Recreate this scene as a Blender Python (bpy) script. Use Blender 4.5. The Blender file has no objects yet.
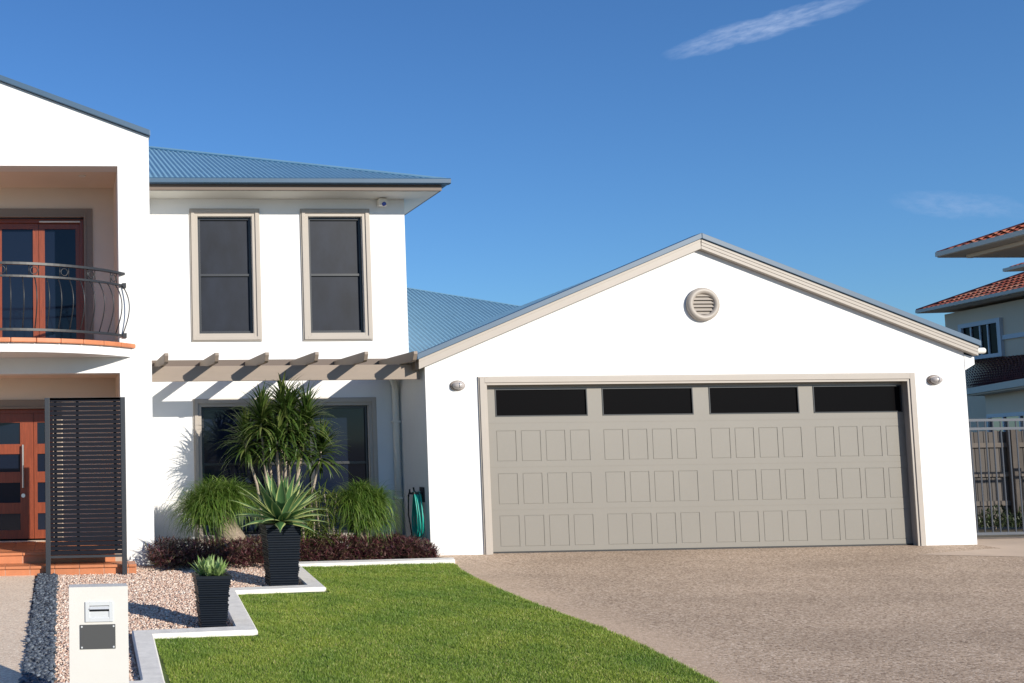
import bpy, bmesh, math, random
import numpy as np
from mathutils import Vector, Matrix
R = math.radians
random.seed(7); rng = np.random.default_rng(11)
sc = bpy.context.scene
COL = sc.collection

# ---------------------------------------------------------------- camera
YAW, PITCH, ROLL = 0.0643, 0.0739, -0.0131
fw = Vector((math.sin(YAW)*math.cos(PITCH), math.cos(YAW)*math.cos(PITCH), math.sin(PITCH)))
rt0 = Vector((math.cos(YAW), -math.sin(YAW), 0)); up0 = rt0.cross(fw)
rt = rt0*math.cos(ROLL) + up0*math.sin(ROLL); up = -rt0*math.sin(ROLL) + up0*math.cos(ROLL)
cd = bpy.data.cameras.new('camera'); cam = bpy.data.objects.new('camera', cd); COL.objects.link(cam)
M = Matrix((rt, up, -fw)).transposed().to_4x4(); M.translation = Vector((-2.4955, -13.8601, 1.5345))
cam.matrix_world = M
cd.sensor_width = 36; cd.sensor_fit = 'HORIZONTAL'; cd.lens = 1046.8*36/1024
cd.shift_x = (512-129.1)/1024; cd.shift_y = (366.9-341.5)/1024
cd.clip_start = .1; cd.clip_end = 3000
sc.camera = cam

# ---------------------------------------------------------------- world and sun
TO_SUN = Vector((.63, -1, .45)).normalized()
EL = math.asin(TO_SUN.z)
w = bpy.data.worlds.new('World'); sc.world = w; w.use_nodes = True
nt = w.node_tree; nt.nodes.clear()
def N(nt, t, **k):
    n = nt.nodes.new(t)
    for a, b in k.items(): setattr(n, a, b)
    return n
sky = N(nt, 'ShaderNodeTexSky', sky_type='NISHITA', sun_disc=False)
sky.sun_elevation = EL; sky.sun_rotation = math.atan2(TO_SUN.x, TO_SUN.y)
sky.altitude = 0; sky.air_density = 1.1; sky.dust_density = .1; sky.ozone_density = 2.8
bg = N(nt, 'ShaderNodeBackground'); bg.inputs[1].default_value = .10
wo = N(nt, 'ShaderNodeOutputWorld')
# thin cirrus wisps, placed by direction on the sky
tc = N(nt, 'ShaderNodeTexCoord')
def cloud(direction, along, half_len, half_wid, strength, seed):
    d = Vector(direction).normalized(); a = Vector(along); a = (a - d*a.dot(d)).normalized(); b = d.cross(a)
    def dot(v):
        n = N(nt, 'ShaderNodeVectorMath', operation='DOT_PRODUCT'); nt.links.new(tc.outputs['Generated'], n.inputs[0]); n.inputs[1].default_value = v
        return n.outputs['Value']
    def m(op, x, y=None, c=None):
        n = N(nt, 'ShaderNodeMath', operation=op)
        for i, q in enumerate((x, y, c)):
            if q is None: continue
            if isinstance(q, (int, float)): n.inputs[i].default_value = q
            else: nt.links.new(q, n.inputs[i])
        return n.outputs[0]
    u = m('DIVIDE', dot(a), half_len); v = m('DIVIDE', dot(b), half_wid)
    cv = N(nt, 'ShaderNodeCombineXYZ'); nt.links.new(u, cv.inputs[0]); nt.links.new(v, cv.inputs[1]); cv.inputs[2].default_value = seed
    mp = N(nt, 'ShaderNodeVectorMath', operation='MULTIPLY'); nt.links.new(cv.outputs[0], mp.inputs[0]); mp.inputs[1].default_value = (1.2, .55, 1)
    no = N(nt, 'ShaderNodeTexNoise'); nt.links.new(mp.outputs[0], no.inputs['Vector']); no.inputs['Scale'].default_value = 1.6; no.inputs['Detail'].default_value = 8; no.inputs['Roughness'].default_value = .62; no.inputs['Distortion'].default_value = .7
    v2 = m('ADD', v, m('MULTIPLY', m('SUBTRACT', no.outputs[0], .5), 1.5))
    r2 = m('ADD', m('POWER', m('ABSOLUTE', u), 2.6), m('POWER', m('ABSOLUTE', v2), 2))
    e = m('MAXIMUM', m('SUBTRACT', 1, r2), 0)
    front = m('GREATER_THAN', dot(d), 0)
    fin = N(nt, 'ShaderNodeTexNoise'); nt.links.new(mp.outputs[0], fin.inputs['Vector']); fin.inputs['Scale'].default_value = 4.5; fin.inputs['Detail'].default_value = 9; fin.inputs['Roughness'].default_value = .58
    g = m('MULTIPLY', m('MULTIPLY', e, front), m('MULTIPLY', m('MAXIMUM', m('SUBTRACT', fin.outputs[0], .22), 0), strength))
    return g
def pixdir(u, v):
    return (rt*(u-129.1)/1046.8 - up*(v-366.9)/1046.8 + fw)
c1 = cloud(pixdir(764, 27), pixdir(850, 2)-pixdir(670, 52), .074, .0095, 1.3, 3.1)
c2 = cloud(pixdir(960, 206), pixdir(1040, 212)-pixdir(900, 200), .045, .010, .5, 9.4)
add = N(nt, 'ShaderNodeMath', operation='ADD', use_clamp=True); nt.links.new(c1, add.inputs[0]); nt.links.new(c2, add.inputs[1])
tint = N(nt, 'ShaderNodeMix', data_type='RGBA', blend_type='MULTIPLY'); tint.inputs[0].default_value = 1
nt.links.new(sky.outputs[0], tint.inputs[6]); tint.inputs[7].default_value = (.485, .80, 1.19, 1)
mx = N(nt, 'ShaderNodeMix', data_type='RGBA'); nt.links.new(add.outputs[0], mx.inputs[0])
nt.links.new(tint.outputs[2], mx.inputs[6]); mx.inputs[7].default_value = (4.4, 5.4, 7.6, 1)
nt.links.new(mx.outputs[2], bg.inputs[0]); nt.links.new(bg.outputs[0], wo.inputs[0])

sd = bpy.data.lights.new('sun', 'SUN'); sd.energy = 5.0; sd.angle = R(.53); sd.color = (1, .93, .81)
so = bpy.data.objects.new('sun', sd); COL.objects.link(so); so.rotation_euler = TO_SUN.to_track_quat('Z', 'Y').to_euler()
so.location = TO_SUN*40
sc.view_settings.view_transform = 'Standard'; sc.view_settings.look = 'None'
sc.view_settings.exposure = .2; sc.view_settings.gamma = 1; sc.view_settings.use_curve_mapping = False

# ---------------------------------------------------------------- helpers
class MB:
    def __init__(s): s.v = []; s.f = []; s.mi = []
    def add(s, vs, fs, mi=0):
        o = len(s.v); s.v += [tuple(v) for v in vs]; s.f += [tuple(i+o for i in f) for f in fs]; s.mi += [mi]*len(fs)
    def box(s, x0, x1, y0, y1, z0, z1, mi=0):
        s.add([(x0,y0,z0),(x1,y0,z0),(x1,y1,z0),(x0,y1,z0),(x0,y0,z1),(x1,y0,z1),(x1,y1,z1),(x0,y1,z1)],
              [(0,3,2,1),(4,5,6,7),(0,1,5,4),(1,2,6,5),(2,3,7,6),(3,0,4,7)], mi)
    def prism(s, poly, vec, mi=0):      # poly: 3D points, extruded along vec
        n = len(poly); vec = Vector(vec)
        vs = [Vector(p) for p in poly] + [Vector(p)+vec for p in poly]
        s.add(vs, [tuple(range(n))[::-1], tuple(range(n, 2*n))] + [(i, (i+1) % n, n+(i+1) % n, n+i) for i in range(n)], mi)
    def xz(s, pts, y0, y1, mi=0): s.prism([(x, y0, z) for x, z in pts], (0, y1-y0, 0), mi)
    def yz(s, pts, x0, x1, mi=0): s.prism([(x0, y, z) for y, z in pts], (x1-x0, 0, 0), mi)
    def xy(s, pts, z0, z1, mi=0): s.prism([(x, y, z0) for x, y in pts], (0, 0, z1-z0), mi)
    def bar(s, a, b, wd, ht, mi=0, upv=(0,0,1)):
        a, b = Vector(a), Vector(b); d = (b-a).normalized(); sd_ = d.cross(Vector(upv)).normalized(); u = sd_.cross(d)
        q = [sd_*wd/2+u*ht/2, -sd_*wd/2+u*ht/2, -sd_*wd/2-u*ht/2, sd_*wd/2-u*ht/2]
        s.prism([a+k for k in q], b-a, mi)
    def tube(s, path, r, n=8, mi=0, cap=True):
        path = [Vector(p) for p in path]; rings = []
        rr = r if isinstance(r, (list, tuple)) else [r]*len(path)
        prev = None
        for i, p in enumerate(path):
            d = (path[min(i+1, len(path)-1)]-path[max(i-1, 0)]).normalized()
            if prev is None: a = d.orthogonal().normalized()
            else: a = (prev - d*prev.dot(d)).normalized()
            prev = a; b = d.cross(a)
            rings.append([p+(a*math.cos(t)+b*math.sin(t))*rr[i] for t in [2*math.pi*k/n for k in range(n)]])
        vs = [v for g in rings for v in g]; fs = []
        for i in range(len(rings)-1):
            for k in range(n): fs.append((i*n+k, i*n+(k+1) % n, (i+1)*n+(k+1) % n, (i+1)*n+k))
        if cap: fs += [tuple(range(n))[::-1], tuple(range((len(rings)-1)*n, len(rings)*n))]
        s.add(vs, fs, mi)
    def torus(s, c, R1, r, ax=(0,1,0), n=24, m=8, mi=0):
        c = Vector(c); ax = Vector(ax).normalized(); a = ax.orthogonal().normalized(); b = ax.cross(a); vs = []; fs = []
        for i in range(n):
            t = 2*math.pi*i/n; e = a*math.cos(t)+b*math.sin(t)
            for j in range(m):
                q = 2*math.pi*j/m; vs.append(c+e*(R1+r*math.cos(q))+ax*r*math.sin(q))
        for i in range(n):
            for j in range(m): fs.append((i*m+j, ((i+1) % n)*m+j, ((i+1) % n)*m+(j+1) % m, i*m+(j+1) % m))
        s.add(vs, fs, mi)
    def lathe(s, prof, c, ax='Z', n=24, mi=0, sx=1, sz=1):   # prof: (radius, height) list
        vs = []; fs = []
        for r_, h in prof:
            for k in range(n):
                t = 2*math.pi*k/n
                if ax == 'Z': vs.append((c[0]+r_*math.cos(t)*sx, c[1]+r_*math.sin(t)*sz, c[2]+h))
                else: vs.append((c[0]+r_*math.cos(t)*sx, c[1]-h, c[2]+r_*math.sin(t)*sz))
        for i in range(len(prof)-1):
            for k in range(n): fs.append((i*n+k, i*n+(k+1) % n, (i+1)*n+(k+1) % n, (i+1)*n+k))
        fs += [tuple(range(n))[::-1], tuple(range((len(prof)-1)*n, len(prof)*n))]
        s.add(vs, fs, mi)
    def build(s, name, mat, parent=None, smooth=False, bevel=0, fix=True):
        me = bpy.data.meshes.new(name); me.from_pydata(s.v, [], s.f)
        for m in (mat if isinstance(mat, (list, tuple)) else [mat]): me.materials.append(m)
        if any(s.mi): me.polygons.foreach_set('material_index', s.mi)
        if fix:
            bm = bmesh.new(); bm.from_mesh(me); bmesh.ops.recalc_face_normals(bm, faces=bm.faces)
            if bevel:
                ed = [e for e in bm.edges if len(e.link_faces) == 2 and e.calc_face_angle(0) > .6]
                bmesh.ops.bevel(bm, geom=ed, offset=bevel, segments=2, affect='EDGES', profile=.6, clamp_overlap=True)
            bm.to_mesh(me); bm.free()
        if smooth: me.polygons.foreach_set('use_smooth', [True]*len(me.polygons))
        o = bpy.data.objects.new(name, me); COL.objects.link(o)
        if parent is not None: o.parent = parent
        return o
def tag(o, label=None, cat=None, group=None, kind=None):
    for k, v in (('label', label), ('category', cat), ('group', group), ('kind', kind)):
        if v: o[k] = v
    return o
def thing(name, label, cat, group=None, loc=(0,0,0)):
    o = bpy.data.objects.new(name, None); COL.objects.link(o); o.location = loc; o.empty_display_size = .2
    return tag(o, label, cat, group)
def struct(name, mb, mat, **k): return tag(mb.build(name, mat, **k), kind='structure')
def settle(root):
    """move the thing's origin to its base without moving its parts"""
    inv = Matrix.Translation(-root.location)
    for c in root.children: c.matrix_parent_inverse = inv

def raw_mesh(name, verts, faces_flat, sizes, mats, mi=None, parent=None, smooth=False):
    me = bpy.data.meshes.new(name); nv = len(verts)
    me.vertices.add(nv); me.vertices.foreach_set('co', np.asarray(verts, dtype=np.float32).ravel())
    me.loops.add(len(faces_flat)); me.loops.foreach_set('vertex_index', np.asarray(faces_flat, dtype=np.int32))
    sizes = np.asarray(sizes, dtype=np.int32); me.polygons.add(len(sizes))
    me.polygons.foreach_set('loop_start', np.concatenate([[0], np.cumsum(sizes)[:-1]]).astype(np.int32))
    if mi is not None: me.polygons.foreach_set('material_index', np.asarray(mi, dtype=np.int32))
    if smooth: me.polygons.foreach_set('use_smooth', [True]*len(sizes))
    me.update(calc_edges=True)
    for m in (mats if isinstance(mats, (list, tuple)) else [mats]): me.materials.append(m)
    o = bpy.data.objects.new(name, me); COL.objects.link(o)
    if parent is not None: o.parent = parent
    return o

# ---------------------------------------------------------------- materials
def mat(name, col, rough=.6, metal=0, spec=.5, noise=0, nscale=6, bump=0, bscale=80, bdist=.004, col2=None, thr=None, trans=0, island=None, streak=False):
    m = bpy.data.materials.new(name); m.use_nodes = True; t = m.node_tree; b = t.nodes['Principled BSDF']
    b.inputs['Base Color'].default_value = (*col, 1); b.inputs['Roughness'].default_value = rough
    b.inputs['Metallic'].default_value = metal; b.inputs['Specular IOR Level'].default_value = spec
    tcn = N(t, 'ShaderNodeTexCoord'); cur = None
    if noise or col2:
        no = N(t, 'ShaderNodeTexNoise'); no.inputs['Scale'].default_value = nscale; no.inputs['Detail'].default_value = 6; no.inputs['Roughness'].default_value = .62
        if streak:
            mp = N(t, 'ShaderNodeMapping'); mp.inputs['Scale'].default_value = streak
            t.links.new(tcn.outputs['Object'], mp.inputs[0]); t.links.new(mp.outputs[0], no.inputs['Vector'])
        else: t.links.new(tcn.outputs['Object'], no.inputs['Vector'])
        rp = N(t, 'ShaderNodeValToRGB'); c2 = col2 if col2 else tuple(c*(1-noise) for c in col)
        lo, hi = thr if thr else (.3, .7)
        rp.color_ramp.elements[0].position = lo; rp.color_ramp.elements[0].color = (*c2, 1)
        rp.color_ramp.elements[1].position = hi; rp.color_ramp.elements[1].color = (*col, 1)
        t.links.new(no.outputs[0], rp.inputs[0]); cur = rp.outputs[0]
    if island:
        g = N(t, 'ShaderNodeNewGeometry'); rp = N(t, 'ShaderNodeValToRGB'); el = rp.color_ramp.elements
        el[0].color = (*island[0], 1); el[-1].color = (*island[-1], 1)
        for i, c in enumerate(island[1:-1]):
            e = el.new((i+1)/(len(island)-1)); e.color = (*c, 1)
        t.links.new(g.outputs['Random Per Island'], rp.inputs[0]); cur = rp.outputs[0]
    if cur is not None: t.links.new(cur, b.inputs['Base Color'])
    if bump:
        bn = N(t, 'ShaderNodeTexNoise'); bn.inputs['Scale'].default_value = bscale; bn.inputs['Detail'].default_value = 4
        t.links.new(tcn.outputs['Object'], bn.inputs['Vector'])
        bp = N(t, 'ShaderNodeBump'); bp.inputs['Strength'].default_value = bump; bp.inputs['Distance'].default_value = bdist
        t.links.new(bn.outputs[0], bp.inputs['Height']); t.links.new(bp.outputs[0], b.inputs['Normal'])
    if trans:
        tr = N(t, 'ShaderNodeBsdfTranslucent'); ms = N(t, 'ShaderNodeMixShader'); ms.inputs[0].default_value = trans
        if cur is not None: t.links.new(cur, tr.inputs[0])
        else: tr.inputs[0].default_value = (*col, 1)
        out = t.nodes['Material Output']; t.links.new(b.outputs[0], ms.inputs[1]); t.links.new(tr.outputs[0], ms.inputs[2]); t.links.new(ms.outputs[0], out.inputs[0])
    return m
def aggregate(name, base, dark, light, scale=95, border=False, patch=(.80,.79,.78)):
    """exposed aggregate concrete: pebble speckle (voronoi cells) with broad worn patches"""
    m = bpy.data.materials.new(name); m.use_nodes = True; t = m.node_tree; b = t.nodes['Principled BSDF']; b.inputs['Roughness'].default_value = .8
    tcn = N(t, 'ShaderNodeTexCoord')
    vo = N(t, 'ShaderNodeTexVoronoi'); vo.inputs['Scale'].default_value = scale; t.links.new(tcn.outputs['Object'], vo.inputs['Vector'])
    sp = N(t, 'ShaderNodeSeparateColor'); t.links.new(vo.outputs['Color'], sp.inputs[0])
    rp = N(t, 'ShaderNodeValToRGB'); el = rp.color_ramp.elements
    el[0].color = (*dark, 1); el[1].color = (*light, 1); e = el.new(.3); e.color = (*[c*.85 for c in base], 1); e = el.new(.7); e.color = (*base, 1)
    t.links.new(sp.outputs[0], rp.inputs[0])
    no = N(t, 'ShaderNodeTexNoise'); no.inputs['Scale'].default_value = .9; no.inputs['Detail'].default_value = 7; no.inputs['Roughness'].default_value = .6
    mp = N(t, 'ShaderNodeMapping'); mp.inputs['Scale'].default_value = (.5, 1, 1); t.links.new(tcn.outputs['Object'], mp.inputs[0]); t.links.new(mp.outputs[0], no.inputs['Vector'])
    r2 = N(t, 'ShaderNodeValToRGB'); r2.color_ramp.elements[0].position = .36; r2.color_ramp.elements[0].color = (*patch,1); r2.color_ramp.elements[1].position = .66; r2.color_ramp.elements[1].color = (1.05,1.05,1.05,1)
    t.links.new(no.outputs[0], r2.inputs[0])
    mu = N(t, 'ShaderNodeMix', data_type='RGBA', blend_type='MULTIPLY'); mu.inputs[0].default_value = 1
    t.links.new(rp.outputs[0], mu.inputs[6]); t.links.new(r2.outputs[0], mu.inputs[7]); cur = mu.outputs[2]
    if border:   # smoother, paler margin laid along the lawn and in front of the door
        sx = N(t, 'ShaderNodeSeparateXYZ'); t.links.new(tcn.outputs['Object'], sx.inputs[0])
        n2 = N(t, 'ShaderNodeTexNoise'); n2.inputs['Scale'].default_value = 1.1; t.links.new(tcn.outputs['Object'], n2.inputs['Vector'])
        ma = N(t, 'ShaderNodeMath', operation='MULTIPLY_ADD'); t.links.new(n2.outputs[0], ma.inputs[0]); ma.inputs[1].default_value = 1.1; t.links.new(sx.outputs[0], ma.inputs[2])
        mr = N(t, 'ShaderNodeMapRange'); t.links.new(ma.outputs[0], mr.inputs[0]); mr.inputs[1].default_value = 2.95; mr.inputs[2].default_value = 3.5; mr.inputs[3].default_value = .5; mr.inputs[4].default_value = 0
        m2 = N(t, 'ShaderNodeMix', data_type='RGBA'); t.links.new(mr.outputs[0], m2.inputs[0]); t.links.new(cur, m2.inputs[6]); m2.inputs[7].default_value = (*[min(1, c*1.25) for c in base], 1)
        cur = m2.outputs[2]
    t.links.new(cur, b.inputs['Base Color'])
    bp = N(t, 'ShaderNodeBump'); bp.inputs['Strength'].default_value = .7; bp.inputs['Distance'].default_value = .003
    t.links.new(vo.outputs['Distance'], bp.inputs['Height']); bp.invert = True; t.links.new(bp.outputs[0], b.inputs['Normal'])
    return m

WHITE = mat('white_render', (.80,.795,.785), .85, noise=.09, nscale=1.1, bump=.25, bscale=160, bdist=.002)
CREAM = mat('cream_render', (.80,.68,.56), .85, noise=.05, nscale=1.5, bump=.2, bscale=160, bdist=.002)
TAUPE = mat('taupe_paint', (.39,.345,.30), .5, noise=.05, nscale=3)
BROWN = mat('brown_paint_and_shade', (.135,.10,.08), .6)
BEAMM = mat('beam_paint', (.27,.215,.172), .6, noise=.09, nscale=2.5, streak=(1,1,8))
DOORP = mat('garage_door_paint', (.215,.197,.170), .45, noise=.05, nscale=1.2, bump=.12, bscale=400, bdist=.001)
BLUE = mat('blue_roof_steel', (.195,.36,.49), .38, spec=.5, noise=.10, nscale=2.2)
BLUET = mat('blue_trim_steel', (.045,.10,.17), .45, spec=.5, noise=.08, nscale=3)
SOFF = mat('soffit_paint', (.70,.68,.62), .7, noise=.03, nscale=2)
DARKF = mat('charcoal_frame', (.022,.024,.028), .35)
GLASSD = mat('dark_glass', (.008,.013,.028), .05, spec=.3)
SCREEN = mat('fly_screened_glass', (.013,.018,.032), .45, spec=.22, noise=.55, nscale=2.2, streak=(1.5,1,.8))
BLACKG = mat('black_door_glass', (.004,.0035,.004), .25, spec=.04)
CEDAR = mat('cedar_timber', (.25,.052,.018), .38, noise=.35, nscale=9, streak=(6,6,.6))
TERRA = mat('terracotta_tile', (.60,.21,.09), .5, noise=.25, nscale=5)
IRON = mat('wrought_iron', (.018,.019,.022), .42)
SLATM = mat('charcoal_powder_coat', (.030,.033,.040), .38, noise=.1, nscale=4)
STEEL = mat('brushed_steel', (.62,.62,.62), .3, metal=1)
CONC = mat('white_concrete', (.86,.82,.75), .8, noise=.22, nscale=9, bump=.4, bscale=120, bdist=.003)
PIPE = mat('white_pipe', (.78,.75,.69), .7, spec=.2)
HOSE = mat('teal_hose', (.01,.36,.28), .4)
BLACKP = mat('black_plastic', (.012,.012,.013), .5)
POTM = mat('blue_black_glaze', (.006,.010,.018), .42, spec=.25, noise=.4, nscale=14, streak=(1,1,7))
SOIL = mat('soil', (.06,.04,.027), .95, noise=.4, nscale=18, bump=.6, bscale=50, bdist=.02)
MAILW = mat('mailbox_render', (.62,.60,.56), .8, noise=.05, nscale=4, bump=.2, bscale=220, bdist=.0015)
GREYM = mat('grey_plate', (.085,.085,.085), .4, metal=.3)
GALV = mat('pale_metal', (.66,.67,.68), .4, metal=.35)

# ---------------------------------------------------------------- ground
def gz(y): return .04*max(-9.0, min(0.0, y))
def sheet(pts_rows, dz):
    """rows of (y, x0, x1): a strip draped on the slope"""
    mb = MB()
    for (ya, a0, a1), (yb, b0, b1) in zip(pts_rows[:-1], pts_rows[1:]):
        mb.add([(a0,ya,gz(ya)+dz),(a1,ya,gz(ya)+dz),(b1,yb,gz(yb)+dz),(b0,yb,gz(yb)+dz)], [(0,1,2,3)])
    return mb
EARTH = mat('earth_and_turf', (.16,.14,.105), .95, noise=.3, nscale=.4, bump=.4, bscale=12, bdist=.03)
g = MB(); xs = (-900, 900); ys = [-900, -60, -9, 0, 900]
for ya, yb in zip(ys[:-1], ys[1:]): g.add([(xs[0],ya,gz(ya)-.03),(xs[1],ya,gz(ya)-.03),(xs[1],yb,gz(yb)-.03),(xs[0],yb,gz(yb)-.03)], [(0,1,2,3)])
struct('ground', g, EARTH)
LAWN_R = [(-.66,2.46),(-1.3,2.33),(-2.0,2.28),(-2.8,2.26),(-3.6,2.28),(-4.3,2.34),(-4.9,2.37),(-5.5,2.33),(-6.1,2.27),(-6.8,2.2),(-9,2.1),(-14.0,2.0)]
def lawn_r(y): return float(np.interp(-y, [-a for a, b in LAWN_R], [b for a, b in LAWN_R]))
DRIVE = aggregate('drive_aggregate', (.53,.385,.265), (.22,.145,.09), (.72,.57,.43), 62, border=True)
PATHM = aggregate('path_aggregate', (.84,.66,.49), (.60,.45,.32), (.90,.78,.62), 75, patch=(.97,.97,.97))
rows = [(.5, 2.45, 10.12), (0, 2.45, 10.12), (-.3, 2.48, 10.12)] + [(y, lawn_r(y), 10.12 + (0 if y > -3 else .0)) for y in (-.66,-1.3,-2,-2.8,-3.6,-4.3,-4.9,-5.5,-6.1,-6.8,-9,-14)]
struct('driveway', sheet(rows, .0), DRIVE)
SIDE = mat('side_path_concrete', (.60,.46,.34), .85, noise=.12, nscale=2, bump=.3, bscale=90, bdist=.003)
sp = MB()
for ya, yb in ((.9,0),(0,-1.15)):
    sp.add([(10.14,ya,gz(ya)-.004),(16,ya,gz(ya)-.004),(16,yb,gz(yb)-.004),(10.14,yb,gz(yb)-.004)], [(0,1,2,3)])
struct('side_path', sp, SIDE)
sp = MB(); sp.add([(8.6,-.78,gz(-.78)+.004),(16,-3.1,gz(-3.1)+.004),(16,-.42,gz(-.42)+.004),(9.9,-.42,gz(-.42)+.004)], [(0,1,2,3)])
struct('driveway_border', sp, SIDE)
struct('entry_path', sheet([(-.9,-5.4,-2.84),(-3.5,-5.4,-2.83),(-6.0,-5.4,-2.79),(-9,-5.4,-2.78),(-14,-5.4,-2.78)], 0), PATHM)
rd = MB(); rd.add([(-400,-15.5,-.34),(400,-15.5,-.34),(400,-22.5,-.34),(-400,-22.5,-.34)], [(0,1,2,3)])
struct('road', rd, mat('asphalt', (.055,.055,.056), .85, noise=.2, nscale=3, bump=.4, bscale=80))
kb = MB(); kb.box(-400,400,-15.5,-15.3,-.36,-.22); struct('road_kerb', kb, CONC)

# garden edging kerb: gravel side and lawn side outlines
KL = [(2.47,-.70),(.45,-.79),(.37,-2.42),(-.64,-2.52),(-.77,-4.46),(-1.71,-4.53),(-1.76,-6.02),(-1.76,-6.20),(-2.57,-6.20)]
KG = [(2.52,-.50),(.26,-.60),(.19,-2.25),(-.83,-2.34),(-.95,-4.28),(-1.89,-4.35),(-1.93,-6.02),(-1.95,-6.04),(-2.57,-6.04)]
kb = MB(); H = .048; c = .012
for i in range(len(KL)-1):
    a, b2, c2_, d2 = KL[i], KL[i+1], KG[i+1], KG[i]
    def pz(p, h): return (p[0], p[1], gz(p[1])+h)
    def mixp(p, q, k): return (p[0]*(1-k)+q[0]*k, p[1]*(1-k)+q[1]*k)
    la, lb = mixp(a, d2, .07), mixp(b2, c2_, .07); ga, gb = mixp(d2, a, .07), mixp(c2_, b2, .07)
    vs = [pz(a,-.05),pz(b2,-.05),pz(a,H-c),pz(b2,H-c),pz(la,H),pz(lb,H),pz(ga,H),pz(gb,H),pz(d2,H-c),pz(c2_,H-c),pz(d2,-.05),pz(c2_,-.05)]
    fs = [(0,1,3,2),(2,3,5,4),(4,5,7,6),(6,7,9,8),(8,9,11,10)]
    if i == 0: fs.append((0,2,4,6,8,10))
    if i == len(KL)-2: fs.append((1,3,5,7,9,11))
    kb.add(vs, fs)
struct('kerb', kb, CONC)

# gravel bed and dark stone strip
GBASE = mat('gravel_bed_base', (.42,.29,.22), .9, col2=(.22,.13,.10), nscale=60, thr=(.35,.65), bump=.8, bscale=60, bdist=.012)
bed = MB()
def gx_right(y):
    if y > -.6: return 2.4
    if y > -2.3: return .27
    if y > -4.3: return -.82
    return -1.88
for y0, y1, xr in ((.9,-.55,2.4),(-.55,-2.36,.28),(-2.36,-4.33,-.86),(-4.33,-6.06,-1.88)):
    for ya, yb in (((y0,0),(0,y1)) if y0 > 0 else ((y0,y1),)):
        bed.add([(-2.60,ya,gz(ya)-.012),(xr,ya,gz(ya)-.012),(xr,yb,gz(yb)-.012),(-2.60,yb,gz(yb)-.012)], [(0,1,2,3)])
struct('gravel_bed', bed, GBASE)
ICO = None
def stones(name, n, xfun, size, flat, m, lab, cat, zoff=-.008):
    bm = bmesh.new(); bmesh.ops.create_icosphere(bm, subdivisions=1, radius=1)
    bv = np.array([v.co for v in bm.verts]); bf = np.array([[v.index for v in f.verts] for f in bm.faces]); bm.free()
    P = xfun(n); n = len(P)
    s = rng.uniform(size[0], size[1], (n,1,1))*rng.uniform(.7,1.3,(n,1,3)); s[:,:,2] *= flat
    V = bv[None]*(1+rng.uniform(-.28,.28,(n,len(bv),1)))*s
    a = rng.uniform(0, 6.283, n); ca, sa = np.cos(a)[:,None], np.sin(a)[:,None]
    tl = rng.uniform(-.5, .5, n)[:,None]
    x, y, z = V[:,:,0], V[:,:,1], V[:,:,2]; z, y = z*np.cos(tl)+y*np.sin(tl), y*np.cos(tl)-z*np.sin(tl)
    V = np.stack([x*ca-y*sa, x*sa+y*ca, z], 2) + P[:,None,:]; V[:,:,2] += zoff
    F = (bf[None]+np.arange(n)[:,None,None]*len(bv)).reshape(-1)
    o = raw_mesh(name, V.reshape(-1,3), F, np.full(n*len(bf), 3), m)
    return tag(o, lab, cat, kind='stuff')
def gravel_pts(n):
    out = []
    zones = [(-2.58,.24,-.55,-2.28), (-2.58,-.88,-2.28,-4.3), (-2.58,-1.93,-4.3,-6.02), (-2.58,.5,-.3,-.55), (.27,2.4,-.38,-.52)]
    ar = [abs((b-a)*(c-d)) for a,b,c,d in zones]; tot = sum(ar)
    for (a,b,c_,d_), A in zip(zones, ar):
        k = int(n*A/tot); x = rng.uniform(a,b,k); y = rng.uniform(d_,c_,k); out.append(np.stack([x,y,.04*np.minimum(y,0)+rng.uniform(-.002,.008,k)],1))
    return np.concatenate(out)
PEB = mat('pebble_colours', (.5,.4,.3), .75, island=[(.36,.20,.14),(.68,.51,.40),(.54,.36,.27),(.76,.63,.52),(.46,.28,.21),(.72,.56,.45),(.84,.76,.66),(.26,.15,.11),(.64,.44,.34)])
stones('gravel', 36000, gravel_pts, (.0075,.0138), .7, PEB, 'pink and tan pebbles covering the garden bed beside the lawn', 'gravel')
DST = mat('dark_stone_colours', (.05,.06,.07), .55, island=[(.028,.036,.05),(.07,.09,.12),(.045,.055,.07),(.12,.145,.18),(.035,.04,.05),(.17,.2,.235)])
def dark_pts(n):
    y = rng.uniform(-6.0,-1.0,n); x = rng.uniform(-2.805,-2.585,n)+rng.normal(0,.008,n)
    return np.stack([x,y,.04*y+rng.uniform(0,.025,n)],1)
sb = sheet([(-.95,-2.84,-2.60),(-3.5,-2.83,-2.60),(-6.06,-2.81,-2.60)], -.006); struct('stone_strip_base', sb, mat('dark_base', (.03,.035,.042), .9))
stones('dark_stones', 3800, dark_pts, (.013,.027), .6, DST, 'loose blue grey stone chips filling the narrow strip beside the path', 'stones', 0)

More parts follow.
